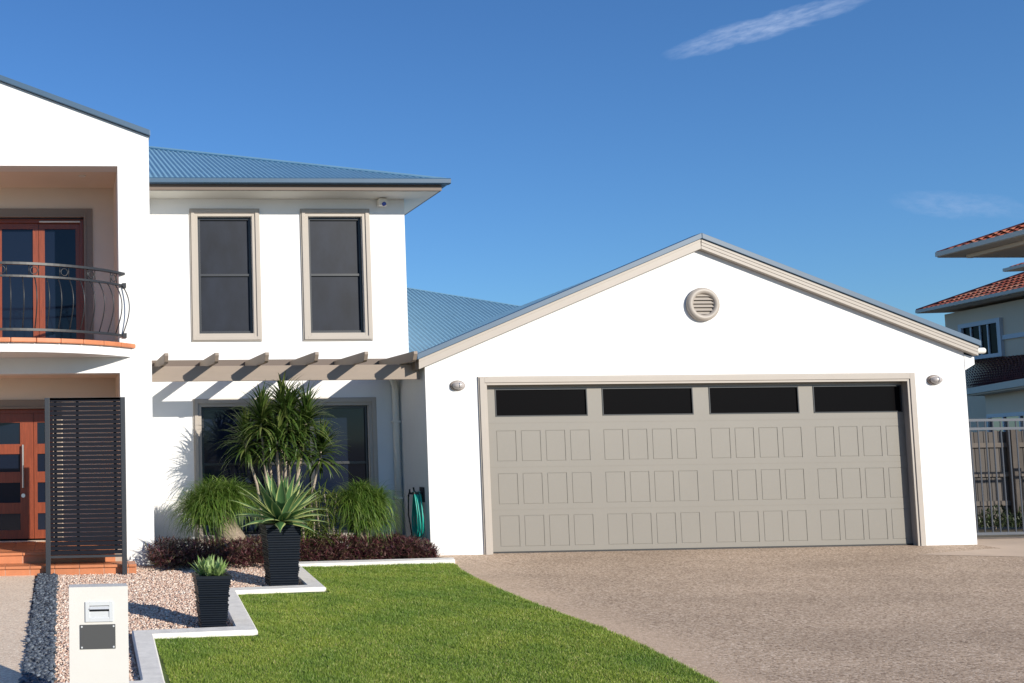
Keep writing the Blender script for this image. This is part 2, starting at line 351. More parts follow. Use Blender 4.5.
# lawn
LB = mat('lawn_base', (.10,.15,.03), .95, noise=.35, nscale=3)
def kerb_x(y):
    if y > -.75: return 3
    if y > -2.42: return .41
    if y > -4.46: return -.72
    if y > -14: return -1.75
lb = MB()
edges = [(-.74,.42),(-1.3,.41),(-2.0,.39),(-2.45,.37)]
def strip(ys_, xl):
    for ya, yb in zip(ys_[:-1], ys_[1:]):
        lb.add([(xl,ya,gz(ya)+.004),(lawn_r(ya)+.0,ya,gz(ya)+.004),(lawn_r(yb)+.0,yb,gz(yb)+.004),(xl,yb,gz(yb)+.004)], [(0,1,2,3)])
strip((-.72,-1.3,-2,-2.44), .36); strip((-2.44,-2.8,-3.6,-4.3,-4.48), -.80); strip((-4.48,-4.9,-5.5,-6.1,-6.8,-9,-14), -1.78)
struct('lawn', lb, LB)
nb = 420000
x = rng.uniform(-1.80, 2.5, nb); y = -.72 - rng.uniform(0, 1, nb)**.9*5.9
lr = np.interp(-y, [-a for a, b in LAWN_R], [b for a, b in LAWN_R]) + rng.normal(0, .012, nb)
kx = np.where(y > -2.44, .415-.05*(-y-.79)/1.6, np.where(y > -4.47, -.63-.07*(-y-2.5), -1.705)) - .004
ok = (x < lr) & (x > kx) & ~((y > -2.56) & (y < -2.43) & (x < .38) ) & ~((y > -.78-.02*0) & (x < 2.47) & (y > -.79+.045*(x-.45)))
ok &= ~((y > -4.55) & (y < -4.45) & (x < -.77))
x, y = x[ok], y[ok]; nb = len(x)
clump = np.sin(x*9.1+np.sin(y*7))*np.sin(y*8.3+np.cos(x*5.2)) + np.sin(x*23+y*17)*.5
h = rng.uniform(.013, .029, nb)*(1+.22*clump); a = rng.uniform(0, 6.283, nb); wd = rng.uniform(.0022, .0042, nb); ln = rng.uniform(.1, 1.0, nb)*h; b_ = rng.uniform(0, 6.283, nb)
B = np.stack([x, y, gz(-1)*0+.04*np.maximum(y,-9)+.002], 1)
dx = np.stack([np.cos(a)*wd, np.sin(a)*wd, a*0], 1)
tip = B + np.stack([np.cos(b_)*ln, np.sin(b_)*ln, h], 1)
V = np.stack([B-dx, B+dx, tip], 1).reshape(-1, 3)
GR = bpy.data.materials.new('grass_blades'); GR.use_nodes = True; t = GR.node_tree; pb = t.nodes['Principled BSDF']; pb.inputs['Roughness'].default_value = .5
ge = N(t, 'ShaderNodeNewGeometry'); r1 = N(t, 'ShaderNodeValToRGB'); el = r1.color_ramp.elements
el[0].color = (.13,.22,.025,1); el[1].color = (.60,.56,.24,1)
for p_, c_ in ((.35,(.20,.32,.035)),(.7,(.27,.41,.055)),(.92,(.34,.46,.10))): e = el.new(p_); e.color = (*c_, 1)
t.links.new(ge.outputs['Random Per Island'], r1.inputs[0])
tcn = N(t, 'ShaderNodeTexCoord'); no = N(t, 'ShaderNodeTexNoise'); no.inputs['Scale'].default_value = 1.7; no.inputs['Detail'].default_value = 5; t.links.new(tcn.outputs['Object'], no.inputs['Vector'])
r2 = N(t, 'ShaderNodeValToRGB'); r2.color_ramp.elements[0].position = .32; r2.color_ramp.elements[0].color = (.74,.80,.78,1); r2.color_ramp.elements[1].position = .68; r2.color_ramp.elements[1].color = (1.32,1.10,1.15,1)
t.links.new(no.outputs[0], r2.inputs[0]); mu = N(t, 'ShaderNodeMix', data_type='RGBA', blend_type='MULTIPLY'); mu.inputs[0].default_value = 1
t.links.new(r1.outputs[0], mu.inputs[6]); t.links.new(r2.outputs[0], mu.inputs[7]); t.links.new(mu.outputs[2], pb.inputs['Base Color'])
tr = N(t, 'ShaderNodeBsdfTranslucent'); t.links.new(mu.outputs[2], tr.inputs[0]); ms = N(t, 'ShaderNodeMixShader'); ms.inputs[0].default_value = .3
t.links.new(pb.outputs[0], ms.inputs[1]); t.links.new(tr.outputs[0], ms.inputs[2]); t.links.new(ms.outputs[0], t.nodes['Material Output'].inputs[0])
tag(raw_mesh('grass', V, np.arange(nb*3), np.full(nb, 3), GR), 'short mown green grass of the front lawn', 'grass', kind='stuff')

# ---------------------------------------------------------------- the house
house = thing('house', 'white rendered two storey house with blue corrugated roof, balcony and wide double garage', 'house', loc=(2.4, 0, 0))
def part(mb, name, m, parent=None, **k): return mb.build(name, m, parent if parent is not None else house, **k)

def holed(mb, x0, x1, z0, z1, y, th, holes):
    """a wall sheet with rectangular openings and reveals; front at y, back at y+th"""
    xs_ = sorted({x0, x1, *[h[0] for h in holes], *[h[1] for h in holes]}); zs = sorted({z0, z1, *[h[2] for h in holes], *[h[3] for h in holes]})
    def solid(i, j):
        if i < 0 or j < 0 or i >= len(xs_)-1 or j >= len(zs)-1: return False
        cx, cz = (xs_[i]+xs_[i+1])/2, (zs[j]+zs[j+1])/2
        return not any(h[0] < cx < h[1] and h[2] < cz < h[3] for h in holes)
    for i in range(len(xs_)-1):
        for j in range(len(zs)-1):
            if not solid(i, j): continue
            a, b, c_, d_ = xs_[i], xs_[i+1], zs[j], zs[j+1]
            mb.add([(a,y,c_),(b,y,c_),(b,y,d_),(a,y,d_)], [(0,1,2,3)]); mb.add([(a,y+th,c_),(a,y+th,d_),(b,y+th,d_),(b,y+th,c_)], [(0,1,2,3)])
            if not solid(i-1, j): mb.add([(a,y,c_),(a,y,d_),(a,y+th,d_),(a,y+th,c_)], [(0,1,2,3)])
            if not solid(i+1, j): mb.add([(b,y,c_),(b,y+th,c_),(b,y+th,d_),(b,y,d_)], [(0,1,2,3)])
            if not solid(i, j-1): mb.add([(a,y,c_),(a,y+th,c_),(b,y+th,c_),(b,y,c_)], [(0,1,2,3)])
            if not solid(i, j+1): mb.add([(a,y,d_),(b,y,d_),(b,y+th,d_),(a,y+th,d_)], [(0,1,2,3)])

# garage ---------------------------------------------------------------
GX0, GX1, AX, AZ = 2.41, 10.13, 6.335, 4.13
SL = (AZ-2.50)/(AX-2.32); SLR = .3845
mb = MB(); holed(mb, GX0, GX1, -.1, 2.50, 0, .22, [(3.24, 9.30, -.2, 2.30)])
ztl = AZ - SL*(AX-GX0); ztr = AZ - SLR*(GX1-AX)
mb.xz([(GX0,2.50),(GX1,2.50),(GX1,ztr),(AX,AZ),(GX0,ztl)], .0, .22)
mb.box(GX0, GX0+.2, .22, 5, -.1, 2.52); mb.box(GX1-.2, GX1, .22, 5, -.1, 2.52); mb.box(GX0, GX1, 5, 5.2, -.1, 2.5)
part(mb, 'garage_wall', WHITE)
# boxed eave return on the right and soffits along both sides
mb = MB(); mb.xz([(GX1+.001,2.42),(10.275,2.50),(10.275,2.60),(GX1+.001,2.64)], -.006, .20); part(mb, 'eave_return', WHITE)
for q_ in ((2.27, GX0, -.02, 1.10, 2.60, 2.63), (GX1, 10.27, .21, 5, 2.56, 2.585)):
    mb = MB(); mb.box(*q_); part(mb, 'garage_soffit', SOFF)
# barge boards
def rake(mb, xa, za, xb, zb, y0, y1, lo, hi):
    mb.xz([(xa, za+lo), (xb, zb+lo), (xb, zb+hi), (xa, za+hi)], y0, y1)
zl = AZ-SL*(AX-2.30); zr = AZ-SLR*(10.30-AX)
mb = MB()
rake(mb, 2.30, zl, AX-.002, AZ, -.085, -.002, 0, .135); rake(mb, AX+.002, AZ, 10.27, zr+.0115, -.085, -.002, 0, .135)
rake(mb, AX+.002, AZ, 10.27, zr+.0115, -.091, -.0855, .045, .135); rake(mb, AX+.002, AZ, 10.27, zr+.0115, -.097, -.0915, .09, .135)
rake(mb, 2.30, zl, AX-.002, AZ, -.091, -.0855, .10, .135)
part(mb, 'barge_board', TAUPE, bevel=.003)
mb = MB(); rake(mb, 2.27, zl-.012, AX-.001, AZ, -.12, .06, .138, .215); rake(mb, AX+.001, AZ, 10.295, zr+.001, -.12, .06, .138, .215)
part(mb, 'barge_capping', BLUET, bevel=.006)
def corr(mb, n_cols, pos, amp=.019):
    """corrugated sheet: pos(i/n, side) -> lower and upper 3D points"""
    lo = []; 
    for i in range(n_cols+1):
        a, b, nrm = pos(i); ph = i % 6; o_ = (0, .55, 1, 1, .55, 0)[ph]*amp
        lo.append((a+nrm*o_, b+nrm*o_))
    vs = [p for q in lo for p in q]; fs = [(2*i, 2*i+2, 2*i+3, 2*i+1) for i in range(n_cols)]
    mb.add(vs, fs)
mb = MB(); st = .0127; RD = 1.3
for sgn in (-1, 1):
    ex = 2.26 if sgn < 0 else 10.34; zt = AZ+.115; sl_ = SL if sgn < 0 else SLR; ze = zt-sl_*abs(ex-AX); nn = Vector((sgn*sl_,0,1)).normalized(); full = abs(ex-AX)
    def gpos(i):
        yy = .05+i*st; k = max(0.0, (yy-RD)/full)          # behind the gable the roof hips down to the back
        k = min(1, k); xe = AX+(ex-AX)*k
        return Vector((ex, yy, ze)), Vector((xe, yy, zt-sl_*abs(xe-AX))), nn
    corr(mb, int((RD+full-.05)/st), gpos, .010)
mb.add([(AX,RD,zt),(2.26,RD+AX-2.26,zt-SL*(AX-2.26)),(10.34,RD+10.34-AX,zt-SLR*(10.34-AX))], [(0,1,2)])
part(mb, 'garage_roof', BLUE)
# gutters along the garage sides
mb = MB(); mb.yz([(-.06,2.62),(-.06,2.72),(1.10,2.72),(1.10,2.62)], 2.17, 2.27); gl = part(mb, 'gutter', BLUET, bevel=.01)
mb = MB(); mb.box(10.29, 10.38, .02, 5, 2.62, 2.725); part(mb, 'gutter', BLUET, bevel=.01)
mb = MB(); mb.tube([(10.28,-.01,2.69),(10.42,-.01,2.69)], .042, 14); part(mb, 'gutter_outlet', PIPE)
mb = MB(); mb.box(2.275, 2.30, -.02, 1.10, 2.50, 2.66); part(mb, 'side_fascia', BEAMM)

# garage door surround and door
mb = MB()
for a, b, y0 in ((0, .13, -.03), (.0, .085, -.045)):
    x0, x1, zt = 3.135+a, 9.37-a, 2.39-a
    yb = -.001 if a == 0 and b == .13 else -.0305
    mb.add([], [])
def frame3(mb, x0, x1, z0, z1, wd, y0, y1, bottom=False):
    mb.box(x0, x0+wd, y0, y1, z0, z1); mb.box(x1-wd, x1, y0, y1, z0, z1); mb.box(x0+wd, x1-wd, y0, y1, z1-wd, z1)
    if bottom: mb.box(x0+wd, x1-wd, y0, y1, z0, z0+wd)
mb = MB(); frame3(mb, 3.135, 9.37, -.01, 2.39, .118, -.022, -.001); frame3(mb, 3.150, 9.355, -.01, 2.375, .070, -.036, -.0225)
part(mb, 'garage_door_surround', TAUPE, bevel=.003)
DY = .10
mb = MB(); mb.box(3.24,3.262,.0,DY+.04,-.01,2.30); mb.box(9.278,9.30,.0,DY+.04,-.01,2.30); mb.box(3.262,9.278,.0,DY+.04,2.278,2.30)
part(mb, 'door_jamb', TAUPE)
holes = []; gx = [3.408, 4.917, 6.446, 7.955]
for x0 in gx: holes.append((x0, x0+1.30, 1.845, 2.225))
pads = []
for x0 in gx:
    for k in range(4):
        xa = x0+.0+k*.345
        for z0 in (.085, .655, 1.235):
            pads.append((xa, xa+.275, z0, z0+.42))
mb = MB(); holed(mb, 3.262, 9.278, -.01, 2.278, DY, .035, holes+pads)
for a, b, c_, d_ in pads:
    g_ = .006
    mb.add([(a,DY+.0050,c_),(b,DY+.0050,c_),(b,DY+.0050,d_),(a,DY+.0050,d_)], [(0,1,2,3)])
    a, b, c_, d_ = a+g_, b-g_, c_+g_, d_-g_; e_ = .004
    f0 = [(a,DY+.0046,c_),(b,DY+.0046,c_),(b,DY+.0046,d_),(a,DY+.0046,d_)]; f1 = [(a+e_,DY+.001,c_+e_),(b-e_,DY+.001,c_+e_),(b-e_,DY+.001,d_-e_),(a+e_,DY+.001,d_-e_)]
    mb.add(f0+f1, [(4,5,6,7),(0,1,5,4),(1,2,6,5),(2,3,7,6),(3,0,4,7)])
gd = part(mb, 'garage_door', DOORP)
mb = MB()
for z in (.58, 1.155, 1.755): mb.box(3.265, 9.275, DY-.0012, DY-.0004, z, z+.004)
part(mb, 'section_joint', mat('joint_shade_paint', (.20,.18,.15), .6), gd)
mb = MB(); mb.box(3.265,9.275,DY-.008,DY+.03,-.008,.022); part(mb, 'bottom_seal', BLACKP, gd)
for x0 in gx:
    mb = MB(); frame3(mb, x0+.001, x0+1.299, 1.846, 2.224, .014, DY-.006, DY+.02, True); wf = part(mb, 'window_frame', DARKF, gd)
    mb = MB(); mb.box(x0+.015, x0+1.285, DY+.014, DY+.020, 1.86, 2.21); part(mb, 'pane', BLACKG, gd)
# gable vent
mb = MB(); mb.torus((6.35,-.03,3.36), .19, .045, (0,1,0), 48, 12); vent = part(mb, 'gable_vent', TAUPE, smooth=True)
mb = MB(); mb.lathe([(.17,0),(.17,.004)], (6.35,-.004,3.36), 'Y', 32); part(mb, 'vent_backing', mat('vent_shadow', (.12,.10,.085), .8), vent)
mb = MB()
for k in range(6):
    z = 3.36-.125+k*.05; hw = math.sqrt(max(.01, .168**2-(z-3.36)**2))
    mb.yz([(-.012,z+.022),(-.045,z-.018),(-.052,z-.014),(-.018,z+.028)], 6.35-hw, 6.35+hw)
part(mb, 'louvre', TAUPE, vent)
# wall lights
for lx, lz in ((2.85, 2.27), (9.66, 2.285)):
    mb = MB(); mb.lathe([(.105,.0),(.105,.012),(.098,.02),(.094,.028)], (lx,-.001,lz), 'Y', 32, sz=.68); L = part(mb, 'wall_light', mat('bronze_light', (.22,.18,.16), .35, metal=.4), smooth=False)
    mb = MB(); mb.lathe([(.080,.0),(.080,.03),(.066,.055),(.035,.068),(.003,.072)], (lx,-.022,lz), 'Y', 28, sz=.68); part(mb, 'light_lens', mat('frosted_lens', (.42,.38,.36), .25, spec=.6), L, smooth=True)
    mb = MB()
    for k in (-1,0,1):
        mb.tube([(lx-.078+abs(k)*.012,-.03,lz+k*.026),(lx-.03,-.088,lz+k*.024),(lx+.03,-.088,lz+k*.024),(lx+.078-abs(k)*.012,-.03,lz+k*.026)], .0035, 6)
    mb.tube([(lx,-.04,lz-.055),(lx,-.094,lz-.03),(lx,-.098,lz),(lx,-.094,lz+.03),(lx,-.04,lz+.055)], .0035, 6)
    part(mb, 'light_guard', STEEL, L)

# main block ------------------------------------------------------------
WY = 1.13; WX1 = 2.58
W1 = (-.505, .295, 3.12, 4.84); W2 = (1.13, 1.935, 3.12, 4.84); WG = (-.50, 1.95, .22, 2.06)
mb = MB(); holed(mb, -1.32, WX1, -.1, 5.10, WY, .2, [W1, W2, WG])
mb.box(WX1-.2, WX1, WY+.2, 9, -.1, 5.10); mb.box(-8.0, WX1, 9, 9.2, -.1, 5.10)
part(mb, 'main_wall', WHITE)
mb = MB(); mb.box(-1.30, WX1-.22, 2.6, 2.65, -.1, 5.1); mb.box(-1.30, WX1-.22, WY+.21, 2.6, 2.5, 2.8); part(mb, 'interior', mat('dark_interior', (.05,.05,.05), .9))
def sash(W, dy, paneM, transoms=(), mull=(), surround=.115):
    x0, x1, z0, z1 = W; s_ = surround
    mb = MB(); frame3(mb, x0-s_, x1+s_, z0-s_, z1+s_, s_, dy-.022, dy-.001, True); frame3(mb, x0-s_+.018, x1+s_-.018, z0-s_+.018, z1+s_-.018, .05, dy-.040, dy-.0225, True)
    su = part(mb, 'window', TAUPE, bevel=.003)
    mb = MB(); f_ = .04; frame3(mb, x0+.001, x1-.001, z0+.001, z1-.001, f_, dy+.05, dy+.10, True)
    for tz in transoms: mb.box(x0+f_, x1-f_, dy+.055, dy+.095, tz-.018, tz+.018)
    for mxx in mull: mb.box(mxx-.03, mxx+.03, dy+.053, dy+.097, z0+f_, z1-f_)
    part(mb, 'window_frame', DARKF, su, bevel=.002)
    mb = MB(); mb.box(x0+.03, x1-.03, dy+.078, dy+.084, z0+.03, z1-.03); part(mb, 'pane', paneM, su)
    return su
sash(W1, WY, SCREEN, (3.985,)); sash(W2, WY, SCREEN, (3.985,)); sash(WG, WY, GLASSD, (1.23,), (.34, 1.12))
# main hip roof
TN = .40; EZ = 5.235; EX = 3.01; EY = .56
mb = MB(); stp = .0127; ncol = int((EX+9)/stp); nf = Vector((0,-TN,1)).normalized()
def mpos(i):
    xx = EX-i*stp; L_ = max(0.0, min(EX-xx, xx+9.0, 4.45)); return Vector((xx, EY, EZ)), Vector((xx, EY+L_, EZ+TN*L_)), nf
corr(mb, ncol, mpos)
nr = Vector((TN,0,1)).normalized()
def rpos(i):
    yy = EY+i*stp; L_ = max(0.0, min(yy-EY, EY+8.9-yy)); return Vector((EX, yy, EZ)), Vector((EX-L_, yy, EZ+TN*L_)), nr
corr(mb, int(8.9/stp), rpos)
mb.add([(EX,EY+8.9,EZ),(-9,EY+8.9,EZ),(-4.55,EY+4.45,EZ+TN*4.45),(EX-4.45,EY+4.45,EZ+TN*4.45)], [(0,1,2,3)])
part(mb, 'main_roof', BLUE)
mb = MB(); hp = [(EX, EY, EZ+.015), (EX-4.45, EY+4.45, EZ+TN*4.45+.03), (-4.55, EY+4.45, EZ+TN*4.45+.03)]
mb.tube(hp, .03, 8); mb.tube([(EX-4.45, EY+4.45, EZ+TN*4.45+.03),(EX, EY+8.9, EZ+.015)], .03, 8); part(mb, 'hip_cap', BLUE)
mb = MB(); gp = [(0,0.035),(0,.11),(-.015,.115),(-.085,.115),(-.10,.10),(-.095,.045),(-.08,.035)]
mb.prism([(-1.325, EY+.045+a, EZ-.085+b) for a, b in gp], (EX+.055+1.325, 0, 0)); mb.prism([(EX-.045-a, EY+.0455, EZ-.085+b) for a, b in gp], (0, 8.9, 0))
part(mb, 'main_gutter', BLUET)
mb = MB(); mb.box(-1.32, EX-.05, EY+.047, EY+.075, EZ-.13, EZ-.02); mb.box(EX-.078, EX-.05, EY+.076, 9.3, EZ-.13, EZ-.02); part(mb, 'fascia', BROWN)
mb = MB(); mb.box(-1.32, EX-.08, EY+.077, WY-.001, EZ-.135, EZ-.12); mb.box(WX1+.001, EX-.08, WY, 9.2, EZ-.135, EZ-.12); part(mb, 'soffit', SOFF)
# movement sensor under the eave
mb = MB(); mb.box(2.17, 2.29, 1.0, 1.125, 4.985, 5.09); cs = part(mb, 'security_sensor', PIPE, bevel=.01)
mb = MB(); mb.lathe([(.03,0),(.03,.02),(.018,.03)], (2.235,1.0,5.0), 'Y', 16); part(mb, 'sensor_lens', mat('blue_lens', (.05,.08,.35), .2), cs)
# rear side roof behind the garage
mb = MB(); nf2 = Vector((0,-.42,1)).normalized(); TY = 1.2
def bpos(i):
    xx = 2.60+i*.0127
    yt = min(5.54, 3.55+(5.42-xx)*.775); yt = max(TY, yt); return Vector((xx, TY, 2.8)), Vector((xx, yt, 2.8+.42*(yt-TY))), nf2
corr(mb, int((8.9-2.6)/.0127), bpos, .019)
mb.add([(8.45,1.2,2.8),(2.84,5.54,4.62),(8.45,7.5,2.8)], [(0,1,2)])
part(mb, 'rear_roof', BLUE)
mb = MB(); mb.tube([(2.6,5.54,4.64),(2.84,5.54,4.64),(8.45,1.2,2.82)], .014, 8); part(mb, 'rear_ridge_cap', BLUE)

# pergola
mb = MB(); mb.box(-1.325, 2.385, .12, .18, 2.37, 2.575); pg = part(mb, 'pergola_beam', BEAMM, bevel=.004)
mb = MB(); mb.box(-1.31, 2.40, WY-.045, WY-.001, 2.60, 2.735); part(mb, 'pergola_ledger', BROWN)  # ledger browner and darker than the beam: shade put into its colour
for k in range(6):
    xr = -1.12+k*.656
    mb = MB(); mb.yz([(WY-.046,2.580),(WY-.046,2.705),(-.45,2.705),(-.455,2.670),(-.405,2.595),(-.36,2.577),(.118,2.577)], xr-.05, xr)
    part(mb, 'pergola_rafter', BEAMM, bevel=.003)
# downpipe
mb = MB(); mb.tube([(2.235,.85,2.62),(2.235,.95,2.50),(2.33,1.06,2.34),(2.335,1.07,2.20),(2.335,1.07,.0)], .045, 14); dp = part(mb, 'downpipe', PIPE, smooth=True)
for z in (.7, 1.8):
    mb = MB(); mb.box(2.28, 2.39, 1.02, 1.128, z, z+.03); part(mb, 'pipe_bracket', PIPE, dp)

# tower -------------------------------------------------------------------
CX = -3.42; TX1 = -1.33; TX0 = 2*CX-TX1; TYF = -.35
OX1 = -1.745; OX0 = 2*CX-OX1
TZ0 = 5.585; TZA = TZ0+.372*(TX1-CX)
mb = MB(); holed(mb, TX0, TX1, -.1, 5.30, TYF, .30, [(OX0, OX1, -.2, 2.46), (OX0, OX1, 2.84, 5.185)])
mb.xz([(TX0,5.30),(TX1,5.30),(TX1,TZ0),(CX,TZA),(TX0,TZ0)], TYF, TYF+.3)
part(mb, 'tower_wall', WHITE)
for a, b in ((TX0, OX0-.03), (OX1+.03, TX1)):
    mb = MB(); mb.box(a, b, TYF+.30, 1.3, -.1, 5.5); part(mb, 'tower_side_wall', WHITE)
for a in (OX1, OX0-.028):
    mb = MB(); mb.box(a, a+.028, TYF+.302, .84, .2, 5.185); part(mb, 'recess_side_lining', CREAM)
mb = MB(); mb.box(OX0-.03, OX1+.03, TYF+.302, 1.25, 5.187, 5.24); up_c = part(mb, 'upper_ceiling', CREAM)
mb = MB(); mb.box(OX0-.03, OX1+.03, TYF+.302, 1.25, 2.475, 2.52); part(mb, 'porch_ceiling', CREAM)
mb = MB(); mb.box(OX0-.03, OX1+.03, TYF+.302, 1.25, 2.522, 2.838); part(mb, 'balcony_floor', TERRA)
mb = MB(); mb.lathe([(.05,0),(.05,.012)], (-2.2,.15,5.174), 'Z', 20); part(mb, 'ceiling_light', PIPE)
UDO = (-4.70, -2.14, 2.84, 4.79); LDO = (-4.24, -2.60, .21, 2.08)
mb = MB(); holed(mb, OX0, OX1, .15, 5.187, .84, .2, [UDO, LDO]); part(mb, 'recess_wall', CREAM)
mb = MB(); mb.box(OX0, OX1, 2.9, 2.95, 0, 5.1); part(mb, 'tower_interior', mat('dark_room', (.03,.03,.03), .9))
def surround2(W, z1w, name, m, wd=.095):
    mb = MB(); frame3(mb, W[0]-wd, W[1]+wd, W[2], W[3]+wd, wd, .815, .839); frame3(mb, W[0], W[1], W[2], W[3], .03, .800, .855); return part(mb, name, m, bevel=.003)
surround2(UDO, 0, 'balcony_door_surround', BEAMM); surround2(LDO, 0, 'entry_surround', BEAMM)
def door_leaf(parent, x0, x1, z0, z1, y, stile, panes, M_=CEDAR, G_=None):
    mb = MB(); hs = [(x0+stile, x1-stile, a, b) for a, b in panes]; holed(mb, x0, x1, z0, z1, y, .045, hs); lf = part(mb, 'door_leaf', M_, parent)
    return lf
def door_set(name, xs_, z0, z1, yd, stile, panes, outer, transm=None):
    mb = MB(); frame3(mb, outer[0], outer[1], z0, outer[2], .055, yd-.04, yd+.09)
    st_ = part(mb, name, CEDAR, bevel=.003)
    for a, b in zip(xs_[:-1], xs_[1:]):
        s2 = stile if (b-a) > .4 else .05
        mb = MB(); hs = [(a+s2, b-s2, p, q) for p, q in panes]; holed(mb, a+.003, b-.003, z0+.01, z1, yd, .045, hs); part(mb, 'door_leaf', CEDAR, st_)
        mb = MB()
        for h_ in hs: mb.box(h_[0]-.01, h_[1]+.01, yd+.02, yd+.026, h_[2]-.01, h_[3]+.01)
        part(mb, 'pane', GLASSD, st_)
    return st_
ud = door_set('balcony_door', [-4.64,-4.03,-3.42,-2.81,-2.20], 2.85, 4.70, .96, .085, [(3.02,4.62)], (-4.67,-2.17,4.757))
mb = MB(); mb.box(-2.80,-2.22,.895,.918,4.702,4.722); part(mb, 'door_track', PIPE, ud)
ld = door_set('entry_door', [-4.18,-3.93,-2.90,-2.66], .23, 2.03, .97, .19, [(.36,.59),(.74,1.02),(1.17,1.42),(1.56,1.86)], (-4.21,-2.63,2.048))
mb = MB(); mb.tube([(-3.05,.915,.95),(-3.05,.915,1.55)], .016, 10); mb.tube([(-3.05,.915,1.0),(-3.05,.97,1.0)], .01, 8); mb.tube([(-3.05,.915,1.5),(-3.05,.97,1.5)], .01, 8); part(mb, 'handle', STEEL, ld)
mb = MB(); mb.lathe([(.028,0),(.028,.015)], (-3.05,.968,.84), 'Y', 20); part(mb, 'lock', STEEL, ld)
# tower roof and capping
mb = MB(); tsl = .372; zt = TZA+.02; stt = .02
for sgn in (-1, 1):
    ex = CX+sgn*(TX1-CX+.02); ze = zt-tsl*abs(ex-CX); nn = Vector((sgn*tsl,0,1)).normalized()
    corr(mb, int(5.5/stt), lambda i: (Vector((ex, TYF+.25+i*stt, ze)), Vector((CX, TYF+.25+i*stt, zt)), nn))
part(mb, 'tower_roof', BLUE)
mb = MB(); rake(mb, TX0-.02, TZ0-.005, CX-.001, TZA, TYF-.05, TYF+.24, .003, .078); rake(mb, CX+.001, TZA, TX1+.02, TZ0-.005, TYF-.05, TYF+.24, .003, .078)
part(mb, 'tower_capping', BLUET, bevel=.005)
# balcony slab
BR = 2.276; BCY = -1.30+BR
def arc(r_, n=40, ylim=TYF-.001):
    h_ = ylim-BCY; a0 = math.acos(min(1, max(-1, -h_/r_))); return [(CX+r_*math.sin(t), BCY-r_*math.cos(t)) for t in [ -a0+2*a0*k/n for k in range(n+1)]]
mb = MB(); mb.xy(arc(BR-.02), 2.665, 2.775); part(mb, 'balcony_slab', WHITE)
mb = MB(); A = arc(BR+.03, 14)
for i in range(14):
    p, q = Vector(A[i]), Vector(A[i+1]); e_ = (q-p)*.006; p2, q2 = p+e_, q-e_
    ip = [Vector((CX, BCY))+(v-Vector((CX, BCY)))*((BR-.28)/(BR+.03)) for v in (q2, p2)]
    ip = [Vector((v.x, min(v.y, TYF-.001))) for v in ip]
    mb.xy([tuple(p2), tuple(q2), tuple(ip[0]), tuple(ip[1])], 2.777, 2.835)
part(mb, 'balcony_edge_tile', TERRA, bevel=.012)
mb = MB(); mb.xy(arc(BR-.25), 2.776, 2.828); part(mb, 'balcony_deck', TERRA)
# railing
rr = BR-.10
ah = math.acos(-(TYF-BCY)/rr)+.01
def rp(t, r_=rr): return (CX+r_*math.sin(t), BCY-r_*math.cos(t))
def ring(r_, z, rad, n=48, hh=ah): 
    return [(*rp(-hh+2*hh*k/n, r_), z) for k in range(n+1)]
def flatbar(mb, path, wd, ht):
    vs = []; fs = []; c0 = Vector((CX, BCY, 0))
    for p in path:
        p = Vector(p); d_ = Vector((p.x-CX, p.y-BCY, 0)).normalized()
        vs += [p+d_*wd/2+Vector((0,0,ht/2)), p-d_*wd/2+Vector((0,0,ht/2)), p-d_*wd/2-Vector((0,0,ht/2)), p+d_*wd/2-Vector((0,0,ht/2))]
    for i in range(len(path)-1):
        for k in range(4): fs.append((4*i+k, 4*i+(k+1) % 4, 4*i+4+(k+1) % 4, 4*i+4+k))
    fs += [(0,1,2,3), tuple(4*(len(path)-1)+k for k in (3,2,1,0))]; mb.add(vs, fs)
mb = MB(); flatbar(mb, ring(rr, 3.755, 0), .05, .03); rl = part(mb, 'balcony_railing', IRON)
mb = MB(); flatbar(mb, ring(rr, 3.60, 0), .03, .025); flatbar(mb, ring(rr, 2.945, 0), .03, .03)
for s_ in (-1, 1):
    for z in (3.60, 2.945): mb.box(rp(s_*ah)[0]-.02, rp(s_*ah)[0]+.03, TYF-.03, TYF-.001, z-.03, z+.03)
part(mb, 'lower_rail', IRON, rl)
nbal = 26
for k in range(nbal+1):
    t_ = -ah+.02+(2*ah-.04)*k/nbal
    mb = MB(); pts = []
    for j in range(13):
        u = j/12; z = 3.60-u*.655; bul = .0+.115*math.sin(math.pi*min(1, u**.85))*1.0
        pts.append((*rp(t_, rr+bul), z))
    mb.tube(pts, .0075, 6); part(mb, 'baluster', IRON, rl, smooth=True)
for k in range(10):
    t_ = -ah+.10+(2*ah-.20)*k/9
    x_, y_ = rp(t_); mb = MB(); mb.torus((x_, y_, 3.675), .045, .006, (math.sin(t_), -math.cos(t_), 0), 20, 6)
    for s_ in (-1, 1):
        xx, yy = rp(t_+s_*.028); mb.tube([(xx,yy,3.60),(xx,yy,3.75)], .006, 6)
    part(mb, 'rail_ring', IRON, rl, smooth=True)
settle(house)

